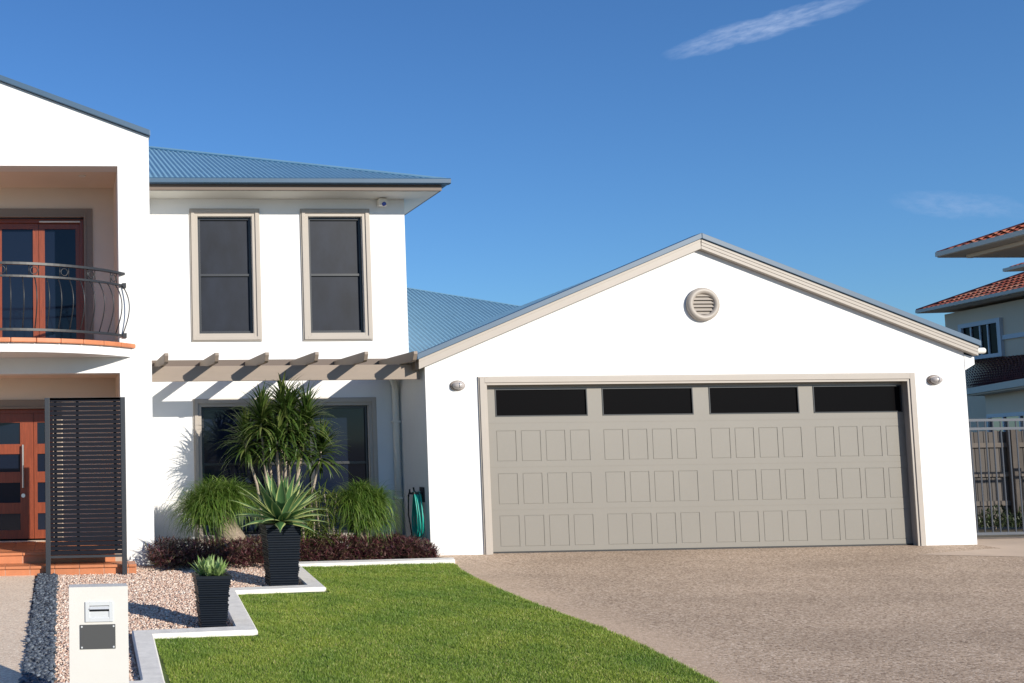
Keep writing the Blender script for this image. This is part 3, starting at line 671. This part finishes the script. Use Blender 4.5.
# entry steps
es = thing('entry_steps', 'terracotta tiled steps and porch floor at the front entry', 'steps', loc=(-3.4,-.6,0))
TILE = mat('terracotta_step_tile', (.56,.20,.085), .5, noise=.22, nscale=4)
GROUT = mat('grout', (.42,.33,.27), .9)
def step(mb, mg, x0, x1, y0, y1, z0, z1, tl=.30):
    nx = int((x1-x0)/tl)
    for i in range(nx+1):
        a = x0+i*tl; b = min(x1, a+tl)-.005
        if b-a < .03: continue
        mb.box(a, b, y0-.028, y1, z1-.032, z1); mb.box(a, b, y0, y0+.02, z0, z1-.036)
    mg.box(x0, x1-.006, y0+.003, y1, z0, z1-.004)
mb = MB(); mg = MB()
step(mb, mg, -5.6, -1.60, -.93, -.60, gz(-.93)-.02, .075); part(mb, 'lower_step', TILE, es, bevel=.004); part(mg, 'step_grout', GROUT, es)
mb = MB(); mg = MB(); step(mb, mg, -5.4, -1.84, -.60, TYF-.002, .05, .205); part(mb, 'upper_step', TILE, es, bevel=.004); part(mg, 'step_grout', GROUT, es)
mb = MB(); mg = MB()
for i in range(12):
    for j in range(4):
        mb.box(OX0+.003+i*.279, OX0+i*.279+.274, TYF+.002+j*.297, TYF+j*.297+.292, .19, .208)
mg.box(OX0+.001, OX1-.001, TYF+.001, .838, -.05, .202); part(mb, 'porch_floor', TILE, es); part(mg, 'porch_base', GROUT, es)
settle(es)

# slatted privacy screen
ps = thing('privacy_screen', 'charcoal slatted metal privacy screen standing in front of the entry steps', 'screen', loc=(-2.21,-1.0,gz(-1)))
for xa in (-2.71, -1.785):
    mb = MB(); mb.box(xa, xa+.06, -1.05, -.99, gz(-1)-.03, 2.115); part(mb, 'post', SLATM, ps, bevel=.004)
mb = MB(); z = .215
while z < 2.08:
    mb.box(-2.649, -1.786, -1.045, -.998, z, z+.043); z += .0545
mb.box(-2.60, -2.565, -.997, -.98, .215, 2.09); mb.box(-2.33, -2.295, -.997, -.98, .215, 2.09); mb.box(-1.87, -1.835, -.997, -.98, .215, 2.09)
part(mb, 'slat_panel', mat('dark_slats', (.007,.008,.014), .6, spec=.15), ps)
for z in (2.085, .175):
    mb = MB(); mb.box(-2.649,-1.786,-1.045,-1.0,z,z+.028); part(mb, 'screen_rail', SLATM, ps)
settle(ps)

# mailbox
ml = thing('mailbox', 'white rendered letterbox pillar with metal slot and blank grey plate', 'mailbox', loc=(-2.265,-6.75,gz(-6.9)))
MY = -6.9
mb = MB(); holed(mb, -2.462, -2.075, gz(MY)-.05, .605, MY, .04, [(-2.35,-2.18,.385,.505)]); mb.box(-2.462,-2.075,MY+.04,MY+.15,gz(MY)-.05,.605); part(mb, 'pillar', MAILW, ml, bevel=.004)
mb = MB(); frame3(mb, -2.356, -2.174, .380, .510, .026, MY-.010, MY-.001, True); mb.box(-2.33,-2.20,MY-.004,MY+.012,.406,.445); mb.yz([(MY-.022,.462),(MY-.004,.480),(MY-.001,.480),(MY-.001,.470)], -2.33, -2.20)
part(mb, 'slot_frame', GALV, ml, bevel=.002)
mb = MB(); mb.box(-2.33,-2.20,MY+.014,MY+.038,.40,.49); part(mb, 'slot', BLACKP, ml)
mb = MB(); mb.box(-2.392,-2.160,MY-.006,MY-.001,.205,.362); pl = part(mb, 'plate', GREYM, ml)
for x_ in (-2.380,-2.172):
    for z_ in (.217,.350):
        mb = MB(); mb.lathe([(.006,0),(.006,.004)], (x_,MY-.006,z_), 'Y', 12); part(mb, 'screw', GALV, ml)
settle(ml)

# garden hose on the garage side wall
hs = thing('garden_hose', 'teal garden hose coiled on a black hanger on the shaded side wall of the garage', 'hose', loc=(2.36,.5,0))
mb = MB()
for k in range(7):
    r0 = .075+.012*(k % 3); ztop = .84-.012*(k % 2); zb = .14+.04*((k*3) % 4); x_ = 2.37-.014*k
    pts = []
    for j in range(25):
        t_ = 2*math.pi*j/24; zc = (ztop+zb)/2; pts.append((x_+.006*math.sin(t_*2+k), .24+r0*(1.25+.2*math.sin(k))*math.sin(t_)*(1.15-.35*math.cos(t_)), zc+(ztop-zb)/2*math.cos(t_)))
    mb.tube(pts, .0085, 7)
part(mb, 'coil', HOSE, hs, smooth=True)
mb = MB(); mb.box(2.27,2.405,.20,.28,.80,.835); mb.box(2.39,2.405,.16,.32,.70,.90); mb.tube([(2.29,.24,.83),(2.28,.24,.90)], .012, 8); part(mb, 'hanger', BLACKP, hs)
mb = MB(); mb.tube([(2.405,.58,.80),(2.33,.58,.80),(2.32,.58,.76)], .014, 8); mb.tube([(2.34,.58,.80),(2.34,.58,.86)], .012, 8); mb.tube([(2.32,.58,.77),(2.31,.57,.5),(2.33,.50,.2),(2.36,.38,.12)], .010, 8); part(mb, 'tap', BLACKP, hs, smooth=True)
settle(hs)

# ---------------------------------------------------------------- plants
class Leaves:
    def __init__(s): s.V = []; s.F = []; s.S = []; s.M = []; s.n = 0
    def strap(s, base, az, el, L, wd, droop, seg=6, wprof=None, variegated=False, twist=0, fold=.25):
        p = np.array(base, float); hd = np.array([math.cos(az), math.sin(az), 0]); sd2 = np.array([-math.sin(az), math.cos(az), 0])
        st_ = L/seg; rows_ = []
        for i in range(seg+1):
            u = i/seg; ww = wd*(wprof(u) if wprof else (1-u**2)*(.55+.45*min(1, u*4)))
            ww = max(ww, wd*.02); tn_ = hd*math.cos(el)+np.array([0,0,1])*math.sin(el); nn = np.cross(tn_, sd2); nn /= np.linalg.norm(nn)
            if nn[2] < 0 and False: nn = -nn
            s3 = sd2*math.cos(twist)+nn*math.sin(twist)
            if variegated: rows_.append([p-s3*ww/2-nn*ww*fold, p-s3*ww*.36-nn*ww*fold*.6, p, p+s3*ww*.36-nn*ww*fold*.6, p+s3*ww/2-nn*ww*fold])
            else: rows_.append([p-s3*ww/2-nn*ww*fold, p, p+s3*ww/2-nn*ww*fold])
            p = p+tn_*st_; el -= droop/seg*(.5+u)
        k = len(rows_[0]); o_ = s.n
        for r_ in rows_: s.V += r_
        s.n += k*len(rows_)
        for i in range(seg):
            for j in range(k-1):
                a = o_+i*k+j; s.F += [a, a+1, a+k+1, a+k]; s.S.append(4); s.M.append(1 if variegated and j in (0, k-2) else 0)
    def build(s, name, mats, parent=None):
        return raw_mesh(name, np.array(s.V), s.F, s.S, mats, s.M, parent)
U = random.uniform
LEAFD = mat('strap_leaf', (.05,.10,.02), .38, trans=.25, island=[(.025,.055,.010),(.06,.11,.018),(.04,.08,.014),(.09,.145,.028),(.17,.20,.06)])
LEAFG = mat('fine_leaf', (.07,.14,.02), .45, trans=.3, island=[(.055,.12,.012),(.11,.20,.026),(.075,.15,.018),(.16,.25,.04),(.25,.32,.08)])
LEAFA = mat('agave_green', (.10,.20,.08), .4, trans=.15, island=[(.06,.15,.05),(.09,.19,.075),(.13,.23,.09)])
LEAFE = mat('agave_edge', (.46,.52,.20), .4, trans=.2)
LEAFB = mat('bromeliad_leaf', (.28,.40,.12), .4, trans=.25, island=[(.17,.31,.07),(.30,.42,.14),(.40,.50,.22),(.22,.36,.10)])
LEAFR = mat('burgundy_leaf', (.08,.02,.02), .42, trans=.15, island=[(.035,.010,.018),(.10,.022,.036),(.05,.035,.022),(.18,.055,.065),(.12,.12,.05),(.065,.015,.028),(.34,.19,.17)])
BARK = mat('grey_bark', (.36,.28,.21), .9, noise=.45, nscale=14, streak=(1,1,5), bump=.7, bscale=40, bdist=.01)
STEM = mat('pale_stem', (.44,.36,.28), .85, noise=.4, nscale=16, streak=(1,1,6), bump=.6, bscale=60, bdist=.006)

# tall dracaena clump
dr = thing('dragon_tree', 'tall multi stemmed dracaena with pale bare stems and spiky dark green heads', 'palm tree', loc=(.42,.1,0))
heads = [(.47,.10,2.00,.50,1.2),(.16,.00,1.82,.52,1.2),(.78,.05,1.80,.52,1.2),(-.02,.15,1.56,.50,1.1),(.34,-.14,1.56,.46,1.1),(.66,-.06,1.50,.46,1.1),(.98,.10,1.40,.46,1.1),(.30,.25,1.72,.46,1),(.60,.2,1.92,.46,1),(.50,-.05,1.74,.48,1.2),(.20,.2,1.52,.44,1)]
lv = Leaves(); stm = MB()
for hi, (hx, hy, hz, hl, dn) in enumerate(heads):
    bx, by = .42+(hx-.42)*.50, .10+(hy-.1)*.5
    stm.tube([(bx, by, -.02), (bx+(hx-bx)*.15+U(-.02,.02), by, hz*.3), (bx+(hx-bx)*.45+U(-.03,.03), by, hz*.62), (hx-.01, hy, hz-.08), (hx, hy, hz+.05)], [.028,.022,.018,.016,.010], 9)
    for i in range(int(120*dn)):
        f_ = random.random(); el = R(88-115*f_**.9); az = U(0, 6.283)
        lv.strap((hx+U(-.012,.012), hy+U(-.012,.012), hz-.12+.22*(1-f_)), az, el, hl*U(.75,1.05), U(.030,.044), R(U(35,105)), 6, fold=.2)
part(stm, 'stems', STEM, dr, smooth=True); lv.build('leaf_heads', LEAFD, dr)
settle(dr)
# low green shrub under the dracaena
us = thing('strap_leaf_shrub', 'low yellowish green strappy shrub growing at the foot of the dracaena', 'shrub', loc=(.85,-.15,0))
lv = Leaves()
for i in range(750):
    cx_, cz_ = U(.50,1.14), U(.05,.95); lv.strap((cx_, -.12+U(-.15,.15), cz_*.9), U(0,6.283), R(U(-10,80)), U(.16,.32), U(.014,.024), R(U(40,110)), 4)
lv.build('foliage', mat('olive_leaf', (.1,.13,.03), .45, trans=.25, island=[(.05,.09,.015),(.12,.17,.03),(.17,.20,.05)]), us)
mb = MB()
for k in range(5): mb.tube([(.68+k*.1,-.12,-.02),(.68+k*.1+U(-.03,.03),-.12,.45),(.68+k*.1+U(-.05,.05),-.12,.85)], [.014,.012,.006], 6)
part(mb, 'stems', STEM, us); settle(us)

def ponytail(name, label, cx_, cy_, zc, rad, trunk, n, lo, seedz=1.0):
    pt_ = thing(name, label, 'palm', 'ponytail palms under the ground floor window', loc=(cx_, cy_, 0))
    mb = MB(); mb.tube(trunk[0], trunk[1], 18); part(mb, 'trunk', BARK, pt_, smooth=True)
    lv = Leaves(); tops = trunk[2]
    for i in range(n):
        tx, ty, tz = random.choice(tops); az = U(0, 6.283); el = R(U(0, 88)); L_ = rad*U(.85, 1.45)*(1.0 if el < .9 else .8)
        lv.strap((tx+U(-.07,.07), ty+U(-.07,.07), tz+U(-.06,.06)), az, el, L_, U(.010,.016), R(U(95,165)), 7, fold=.15)
    lv.build('foliage', LEAFG, pt_); settle(pt_); return pt_
ponytail('ponytail_palm', 'ponytail palm with swollen trunk and drooping leaves left of the dracaena', -.46, -.02, .8, .47,
    ([(-.28,-.05,-.03),(-.29,-.05,.12),(-.31,-.04,.30),(-.36,-.03,.48),(-.43,-.02,.62),(-.50,-.02,.76)], [.34,.30,.20,.13,.095,.06], [(-.46,-.02,.76),(-.62,-.06,.72),(-.30,-.04,.76),(-.50,.1,.78),(-.74,-.06,.62),(-.20,.0,.70),(-.55,-.14,.66),(-.66,-.1,.52)]), 3600, 0)
ponytail('ponytail_palm', 'rounder ponytail palm with hidden trunk right of the dracaena beside the downpipe', 1.47, .02, .8, .35,
    ([(1.50,.02,-.03),(1.50,.02,.12),(1.50,.02,.30),(1.50,.02,.5),(1.50,.02,.68)], [.22,.19,.11,.07,.05], [(1.50,.0,.74),(1.32,-.06,.70),(1.68,-.02,.70),(1.5,.1,.78),(1.5,-.12,.62),(1.36,-.12,.5),(1.64,-.12,.5),(1.5,-.1,.42)]), 3600, 0)

# burgundy border planting
lv = Leaves(); npl = 0
for i in range(1700):
    x_ = U(-1.42, 2.36)
    y0_ = -.84 if x_ < .1 else -.46
    y_ = U(y0_+.02, .02)
    if y_ > -.15 and random.random() < .5: continue
    hgt = (.335+.025*math.sin(x_*7.1)*math.cos(y_*5+x_))*(1 if x_ < 1.9 else max(.55, 1-(x_-1.9)*.8))*min(1, .5+3.2*(y_-y0_))
    for j in range(11):
        u_ = random.random(); zz = gz(y_)+hgt*(.08+.80*u_); lv.strap((x_+U(-.04,.04), y_+U(-.04,.04), zz), U(0,6.283), R(U(-5,60)), U(.055,.105), U(.013,.022), R(U(10,70)), 3, fold=.25)
o = lv.build('border_planting', LEAFR)
tag(o, 'dense low burgundy leaved border planting along the house wall', 'border plants', kind='stuff')
sb_ = MB(); sb_.add([(-1.45,-.80,gz(-.8)+.001),(2.35,-.35,gz(-.35)+.001),(2.35,1.1,.001),(-1.3,1.1,.001)], [(0,1,2,3)]); struct('soil', sb_, SOIL)

# potted plants
def pot(parent, cx_, cy_, z0, z1, wt, wb, layers):
    mb = MB(); hh = (z1-z0)/layers
    for k in range(layers):
        u = (k+.5)/layers; hw = (wb+(wt-wb)*u)/2 + U(-.008,.005); za = z0+k*hh; h2 = hw-.004
        q = [(-1,-1),(1,-1),(1,1),(-1,1)]
        b0, b1 = hw-.006, hw
        vs = [(cx_+a*b0, cy_+b*b0, za) for a, b in q]+[(cx_+a*(b1), cy_+b*(b1), za+hh*.35) for a, b in q]+[(cx_+a*(b1), cy_+b*(b1), za+hh*.75) for a, b in q]+[(cx_+a*(b0), cy_+b*(b0), za+hh) for a, b in q]
        fs = []
        for L_ in range(3):
            for j in range(4): fs.append((L_*4+j, L_*4+(j+1) % 4, L_*4+4+(j+1) % 4, L_*4+4+j))
        mb.add(vs, fs+[(3,2,1,0),(12,13,14,15)])
    hw = wt/2+.004
    mb.box(cx_-hw, cx_+hw, cy_-hw, cy_-hw+.03, z1-.02, z1+.008); mb.box(cx_-hw, cx_+hw, cy_+hw-.03, cy_+hw, z1-.02, z1+.008)
    mb.box(cx_-hw, cx_-hw+.03, cy_-hw+.03, cy_+hw-.03, z1-.02, z1+.008); mb.box(cx_+hw-.03, cx_+hw, cy_-hw+.03, cy_+hw-.03, z1-.02, z1+.008)
    return part(mb, 'pot', POTM, parent)
pa = thing('potted_agave', 'tall ribbed blue black tapered pot holding a large variegated agave', 'potted plant', loc=(-.03,-1.90,gz(-1.9)))
pot(pa, -.03, -1.98, gz(-1.9)-.02, .605, .405, .31, 26)
mb = MB(); mb.box(-.215,.155,-2.165,-1.795,.590,.602); part(mb, 'soil', SOIL, pa)
lv = Leaves(); prof = lambda u: (.45+.55*math.sin(math.pi*min(1, u*1.1+.05)))*(1-u**5) if u < .98 else .03
for i in range(54):
    f_ = i/53; az = i*2.39996; el = R(82-78*f_**.9)+U(-.06,.06); L_ = (.46+.16*math.sin(math.pi*(.15+.75*f_)))*U(.88,1.06)
    lv.strap((-.03+.03*math.cos(az), -1.98+.03*math.sin(az), .63+.05*(1-f_)), az, el, L_, U(.105,.128), R(U(5,28)+38*f_), 9, prof, True, U(-.12,.12), .20)
lv.build('leaves', [LEAFA, LEAFE], pa); settle(pa)
pbm = thing('potted_bromeliad', 'small ribbed dark tapered pot holding a pale lime green rosette plant', 'potted plant', loc=(-1.12,-4.0,gz(-4)))
pot(pbm, -1.125, -4.08, gz(-4)-.02, .315, .325, .225, 24)
mb = MB(); mb.box(-1.27,-.98,-4.225,-3.935,.300,.312); part(mb, 'soil', SOIL, pbm)
lv = Leaves()
for cl in range(7):
    ox, oy = (0,0) if cl == 0 else (.085*math.cos(cl*1.05), .085*math.sin(cl*1.05))
    for i in range(15):
        az = i*2.4+cl; el = R(U(28,85)); lv.strap((-1.125+ox, -4.08+oy, .31), az, el, U(.13,.225), U(.032,.046), R(U(5,45)), 5, lambda u: (.6+.4*math.sin(math.pi*min(1,u*1.1)))*(1-u**3), False, 0, .2)
lv.build('leaves', LEAFB, pbm); settle(pbm)

# ---------------------------------------------------------------- right side: pool fence, paling fence, shrubs, neighbour
pf = thing('pool_fence', 'grey metal bar fence and gate beside the right wall of the garage', 'fence', loc=(12,.6,0))
FM = mat('grey_fence_metal', (.075,.085,.105), .4)
mb = MB()
for z in (1.725, 1.60, .085): mb.bar((10.16,.6,z), (14.6,.6,z), .03, .038)
part(mb, 'rail', FM, pf)
mb = MB(); x_ = 10.22; k = 0
bars_n = 0
while x_ < 14.55:
    mb = MB(); mb.tube([(x_,.6,.10),(x_,.6,1.71)], .0095, 8); part(mb, 'bar', FM, pf); x_ += .118
for x_ in (10.19, 12.6, 14.58):
    mb = MB(); mb.box(x_-.025, x_+.025, .57, .63, -.02, 1.75); part(mb, 'post', FM, pf, bevel=.004)
settle(pf)
pal = thing('paling_fence', 'weathered grey brown timber paling fence behind the metal bars', 'fence', loc=(14,2.5,0))
PALM = mat('weathered_paling', (.16,.135,.115), .9, island=[(.060,.052,.047),(.095,.084,.076),(.075,.066,.060),(.12,.107,.098)])
mb = MB(); x_ = 10.3
while x_ < 20:
    mb.box(x_, x_+.072, 2.5, 2.515+U(0,.006), .0, 1.57+U(-.02,.015)); x_ += .084
part(mb, 'palings', PALM, pal)
mb = MB()
for z in (.35, .82, 1.30): mb.box(10.3, 20, 2.455, 2.498, z, z+.075)
part(mb, 'fence_rail', mat('paling_rail', (.13,.11,.095), .9, noise=.3, nscale=6), pal)
for x_ in (11.2, 13.0, 14.8, 16.6):
    mb = MB(); mb.box(x_, x_+.13, 2.36, 2.454, 0, 1.62); part(mb, 'fence_post', mat('post_timber', (.09,.075,.065), .9, noise=.3, nscale=6), pal)
settle(pal)
for k in range(6):
    hx = 11.75+k*.62; lv = Leaves()
    hd_ = thing('low_shrub', ['low dark shrub at the foot of the paling fence, nearest the garage','second low dark shrub from the garage along the paling fence','third low dark shrub from the garage along the paling fence','low dark shrub along the paling fence, fourth from the garage','low dark shrub along the paling fence, fifth from the garage','low dark shrub along the paling fence, farthest from the garage'][k], 'shrub', 'shrubs along the paling fence', loc=(hx,2.1,0))
    for i in range(420):
        a_ = U(0,6.283); rr_ = .34*math.sqrt(random.random()); zz = U(.02,.36)*(1-(rr_/.40)**2)+.02
        lv.strap((hx+rr_*math.cos(a_), 2.1+rr_*.7*math.sin(a_), zz), U(0,6.283), R(U(0,80)), U(.05,.10), U(.02,.035), R(U(0,50)), 2)
    lv.build('foliage', mat('dark_shrub_leaf', (.02,.035,.01), .5, island=[(.015,.03,.008),(.04,.06,.015),(.025,.04,.01)]), hd_)
    mb = MB(); mb.tube([(hx,2.1,-.02),(hx,2.1,.2)], .015, 6); part(mb, 'stem', STEM, hd_); settle(hd_)

nh = thing('neighbour_house', 'cream two storey house with red tiled hip roofs beyond the side fence', 'house', loc=(22,10,0))
NW = mat('neighbour_render', (.80,.61,.43), .85, noise=.06, nscale=1)
NTRIM = mat('neighbour_trim', (.60,.60,.60), .6)
NGUT = mat('cream_gutter', (.66,.58,.47), .6)
NSOF = mat('neighbour_soffit', (.66,.56,.45), .7)
def tile_mat(name, a, b, c_):
    m = mat(name, a, .7, island=[a, b, c_, tuple(x*1.15 for x in a)]); return m
NT = tile_mat('red_tiles', (.60,.15,.06), (.72,.30,.16), (.40,.07,.03))
NTD = tile_mat('maroon_tiles', (.20,.045,.035), (.26,.07,.055), (.15,.03,.028))
def uv(ang): a = R(ang); return Vector((math.sin(a), math.cos(a), 0)), Vector((math.cos(a), -math.sin(a), 0))
def tiled(mb, p0, ed, sdn, L_, W_, slope, hipA=0, hipB=0, tw=.22, tlen=.30):
    """barrel tiles on a slope: p0 eave corner, ed along the eave, sdn up the slope (level), hips trim the two ends"""
    nx, ny = int(L_/tw), int(W_/tlen)
    for j in range(ny):
        for i in range(nx):
            u0 = i*tw; v0 = j*tlen; um = u0+tw/2; vm = v0+tlen/2
            if um < hipA*vm or um > L_-hipB*vm: continue
            pts = []
            for vv, lift in ((v0-.02, .035), (v0+tlen, .0)):
                for q in range(5):
                    uu = u0+tw*q/4; hgt = (0,.03,.04,.03,0)[q]
                    p = p0+ed*uu+sdn*vv; pts.append((p.x, p.y, p.z+vv*slope+lift+hgt))
            mb.add(pts, [(q, q+1, q+6, q+5) for q in range(4)])
# wing A: far upper storey
dA, nA = uv(13)
T1 = Vector((22.7, 15.3, 5.1))
mb = MB(); wp = Vector((23.2,14.9,0))
def wallbox(mb, p, along, out, L_, D_, z0, z1):
    q = [p, p+along*L_, p+along*L_+out*D_, p+out*D_]; mb.prism([(v.x,v.y,z0) for v in q], (0,0,z1-z0))
wallbox(mb, wp, -dA, nA, 9.5, 7, -.05, 5.0); part(mb, 'upper_wall', NW, nh)
mb = MB(); ed = -dA; q = [T1, T1+ed*11, T1+ed*11+nA*1.2, T1+nA*8, T1+nA*8]
def eave(mb_t, mb_s, mb_g, tip, ed, inn, L_, W_, ov, hipA=1, slope=.42, side=True):
    tiled(mb_t, tip+Vector((0,0,.035)), ed, inn, L_, W_, slope, hipA, 0)
    a, b = tip, tip+ed*L_
    # solid roof body under the tiles
    top = tip+ed*(hipA*W_)+inn*W_; topb = b+inn*W_
    zt_ = tip.z+.03; vs = [(a.x,a.y,zt_),(b.x,b.y,zt_),(topb.x,topb.y,zt_+slope*W_),(top.x,top.y,zt_+slope*W_)]
    mb_t.add(vs, [(0,1,2,3)])
    mb_s.prism([tuple(a+Vector((0,0,-.02))), tuple(b+Vector((0,0,-.02))), tuple(b+inn*W_+Vector((0,0,-.02))), tuple(a+inn*W_+Vector((0,0,-.02)))], (0,0,.03))
    mb_g.bar(a+Vector((0,0,.035)), b+Vector((0,0,.035)), .08, .09)
t_, s_, g_ = MB(), MB(), MB()
eave(t_, s_, g_, T1, -dA, nA, 11, 3.6, .5); g_.bar(T1+nA*.03+Vector((0,0,.035)), T1+nA*7+Vector((0,0,.012)), .07, .07)
rfA = part(t_, 'tiled_roof', NT, nh); part(s_, 'eave_soffit', NSOF, nh); part(g_, 'roof_gutter', NGUT, nh)
mb = MB(); mb.tube([T1+Vector((0,0,.07)), T1-dA*3.6+nA*3.6+Vector((0,0,.07+.42*3.6))], .05, 8); part(mb, 'hip_tiles', NTD, nh)
# window on wing A
def onA(s_, z, out=0): p = wp+dA*s_-nA*out; return Vector((p.x, p.y, z))
def panel(mb, s0, s1, z0, z1, o0, o1): mb.prism([tuple(onA(s0,z0,o0)), tuple(onA(s1,z0,o0)), tuple(onA(s1,z1,o0)), tuple(onA(s0,z1,o0))], tuple(-nA*(o1-o0)))
mb = MB(); panel(mb, -2.52,-.72,3.58,3.68,.0,.08); panel(mb,-2.52,-.72,4.50,4.62,.0,.08); panel(mb,-2.52,-2.38,3.68,4.50,.0,.08); panel(mb,-.86,-.72,3.68,4.50,.0,.08)
for s0 in (-1.95,-1.62,-1.22): panel(mb, s0-.025, s0+.025, 3.68, 4.50, .0, .05)
wn = part(mb, 'window', NTRIM, nh); mb = MB(); panel(mb,-2.38,-.86,3.68,4.50,.004,.02); part(mb, 'pane', BLACKG, wn)
mb = MB(); panel(mb,-5.5,-2.525,4.02,4.14,.0,.05); part(mb, 'string_course', NTRIM, nh)
# wing C: set back roof corner
t_, s_, g_ = MB(), MB(), MB(); T3 = Vector((26.2,16.0,6.45)); eave(t_, s_, g_, T3, -dA, nA, 5, 2.2, .3); g_.bar(T3+nA*.03+Vector((0,0,.035)), T3+nA*5+Vector((0,0,.012)), .07, .07)
part(t_, 'tiled_roof', NT, nh); part(s_, 'eave_soffit', NSOF, nh); part(g_, 'roof_gutter', NGUT, nh)
mb = MB(); wallbox(mb, T3+nA*.35-dA*.35, -dA, nA, 4, 4, 4.9, 6.42); part(mb, 'attic_wall', NW, nh)
# wing B: near roof over a balcony
dB, nB = uv(8); nB = Vector((1,0,0)); T2 = Vector((15.13,5.94,5.1))
t_, s_, g_ = MB(), MB(), MB(); eave(t_, s_, g_, T2, -dB, nB, 7, 3.2, .3, 1, .36)
g_.bar(T2+Vector((.03,0,.012)), T2+nB*7+Vector((0,0,.012)), .07, .07)
mb = MB(); pz = T2+Vector((0,0,.012)); mb.prism([tuple(pz+nB*.35-dB*.35+Vector((0,0,-.11))), tuple(pz+nB*.35-dB*6+Vector((0,0,-.11))), tuple(pz+nB*.47-dB*6+Vector((0,0,-.11))), tuple(pz+nB*.47-dB*.35+Vector((0,0,-.11)))], (0,0,.07)); part(mb, 'eave_beam', NW, nh)
part(t_, 'tiled_roof', NT, nh); part(s_, 'eave_soffit', NSOF, nh); part(g_, 'roof_gutter', NGUT, nh)
mb = MB(); mb.tube([T2+Vector((0,0,.06)), T2-dB*3.2+nB*3.2+Vector((0,0,.06+.36*3.2))], .045, 8); part(mb, 'hip_tiles', NTD, nh)
mb = MB(); wallbox(mb, T2+nB*2.4-dB*.6, -dB, nB, 6, 5, -.05, 5.08); part(mb, 'near_wall', NW, nh)
# lower lean-to roof D
e0 = Vector((18.56,9.26,2.5)); dD, nD = uv(31.8)
e1 = e0-dD*5.6; r0 = Vector((23.02,14.13,3.55)); r1 = Vector((22.1,10.2,3.47)); r1b = Vector((21.2,6.6,3.45))
t_ = MB(); nrow, ncl = 12, 46
for j in range(nrow):
    for i in range(ncl):
        def S(u, v): return (e0.lerp(e1, u)).lerp(r0.lerp(r1b, u), v)
        u0, u1 = i/ncl, (i+1)/ncl; v0, v1 = j/nrow-.008, (j+1)/nrow
        a, b, c_, d_ = S(u0,v0), S(u1,v0), S(u1,v1), S(u0,v1); m0, m1 = S((u0+u1)/2,v0), S((u0+u1)/2,v1)
        up_ = Vector((0,0,1)); t_.add([a+up_*.04,m0+up_*.09,b+up_*.04,b*0+c_,m1+up_*.05,d_], [(0,1,4,5),(1,2,3,4)])
part(t_, 'lower_tiled_roof', NTD, nh)
mb = MB(); mb.bar(e0+Vector((0,0,.0)), e1+Vector((0,0,0)), .11, .14); part(mb, 'lower_gutter', mat('beige_gutter', (.50,.46,.38), .6), nh)
mb = MB(); mb.prism([tuple(v+Vector((0,0,-.09))) for v in (e0, e1, r1b.lerp(e1,.2)*1, r0.lerp(e0,.2)*1)], (0,0,.02)) if False else None
in_ = nD
mb.prism([tuple(e0+Vector((0,0,-.10))), tuple(e1+Vector((0,0,-.10))), tuple(e1+in_*1.0+Vector((0,0,-.10))), tuple(e0+in_*1.0+Vector((0,0,-.10)))], (0,0,.03)); part(mb, 'lower_soffit', NSOF, nh)
mb = MB(); wallbox(mb, e0+in_*.3-dD*.2-Vector((0,0,2.5)), -dD, in_, 5.2, .3, -.05, 2.41); part(mb, 'lower_wall', NW, nh)
wq = e0+in_*.3
mb = MB()
def onD(s_, z, o_=0): p = wq-dD*s_-in_*o_; return Vector((p.x,p.y,z))
for s0, s1, z0, z1, o_ in ((.5,4.6,1.88,1.96,.06),(.5,4.6,.85,.93,.06),(.5,.6,.93,1.88,.06),(1.8,1.9,.93,1.88,.05),(3.1,3.2,.93,1.88,.05),(4.5,4.6,.93,1.88,.05)):
    mb.prism([tuple(onD(s0,z0)),tuple(onD(s1,z0)),tuple(onD(s1,z1)),tuple(onD(s0,z1))], tuple(-in_*o_))
wn = part(mb, 'lower_window', NTRIM, nh); mb = MB(); mb.prism([tuple(onD(.6,.93,.002)),tuple(onD(4.5,.93,.002)),tuple(onD(4.5,1.88,.002)),tuple(onD(.6,1.88,.002))], tuple(-in_*.02)); part(mb, 'pane', GLASSD, wn)
settle(nh)
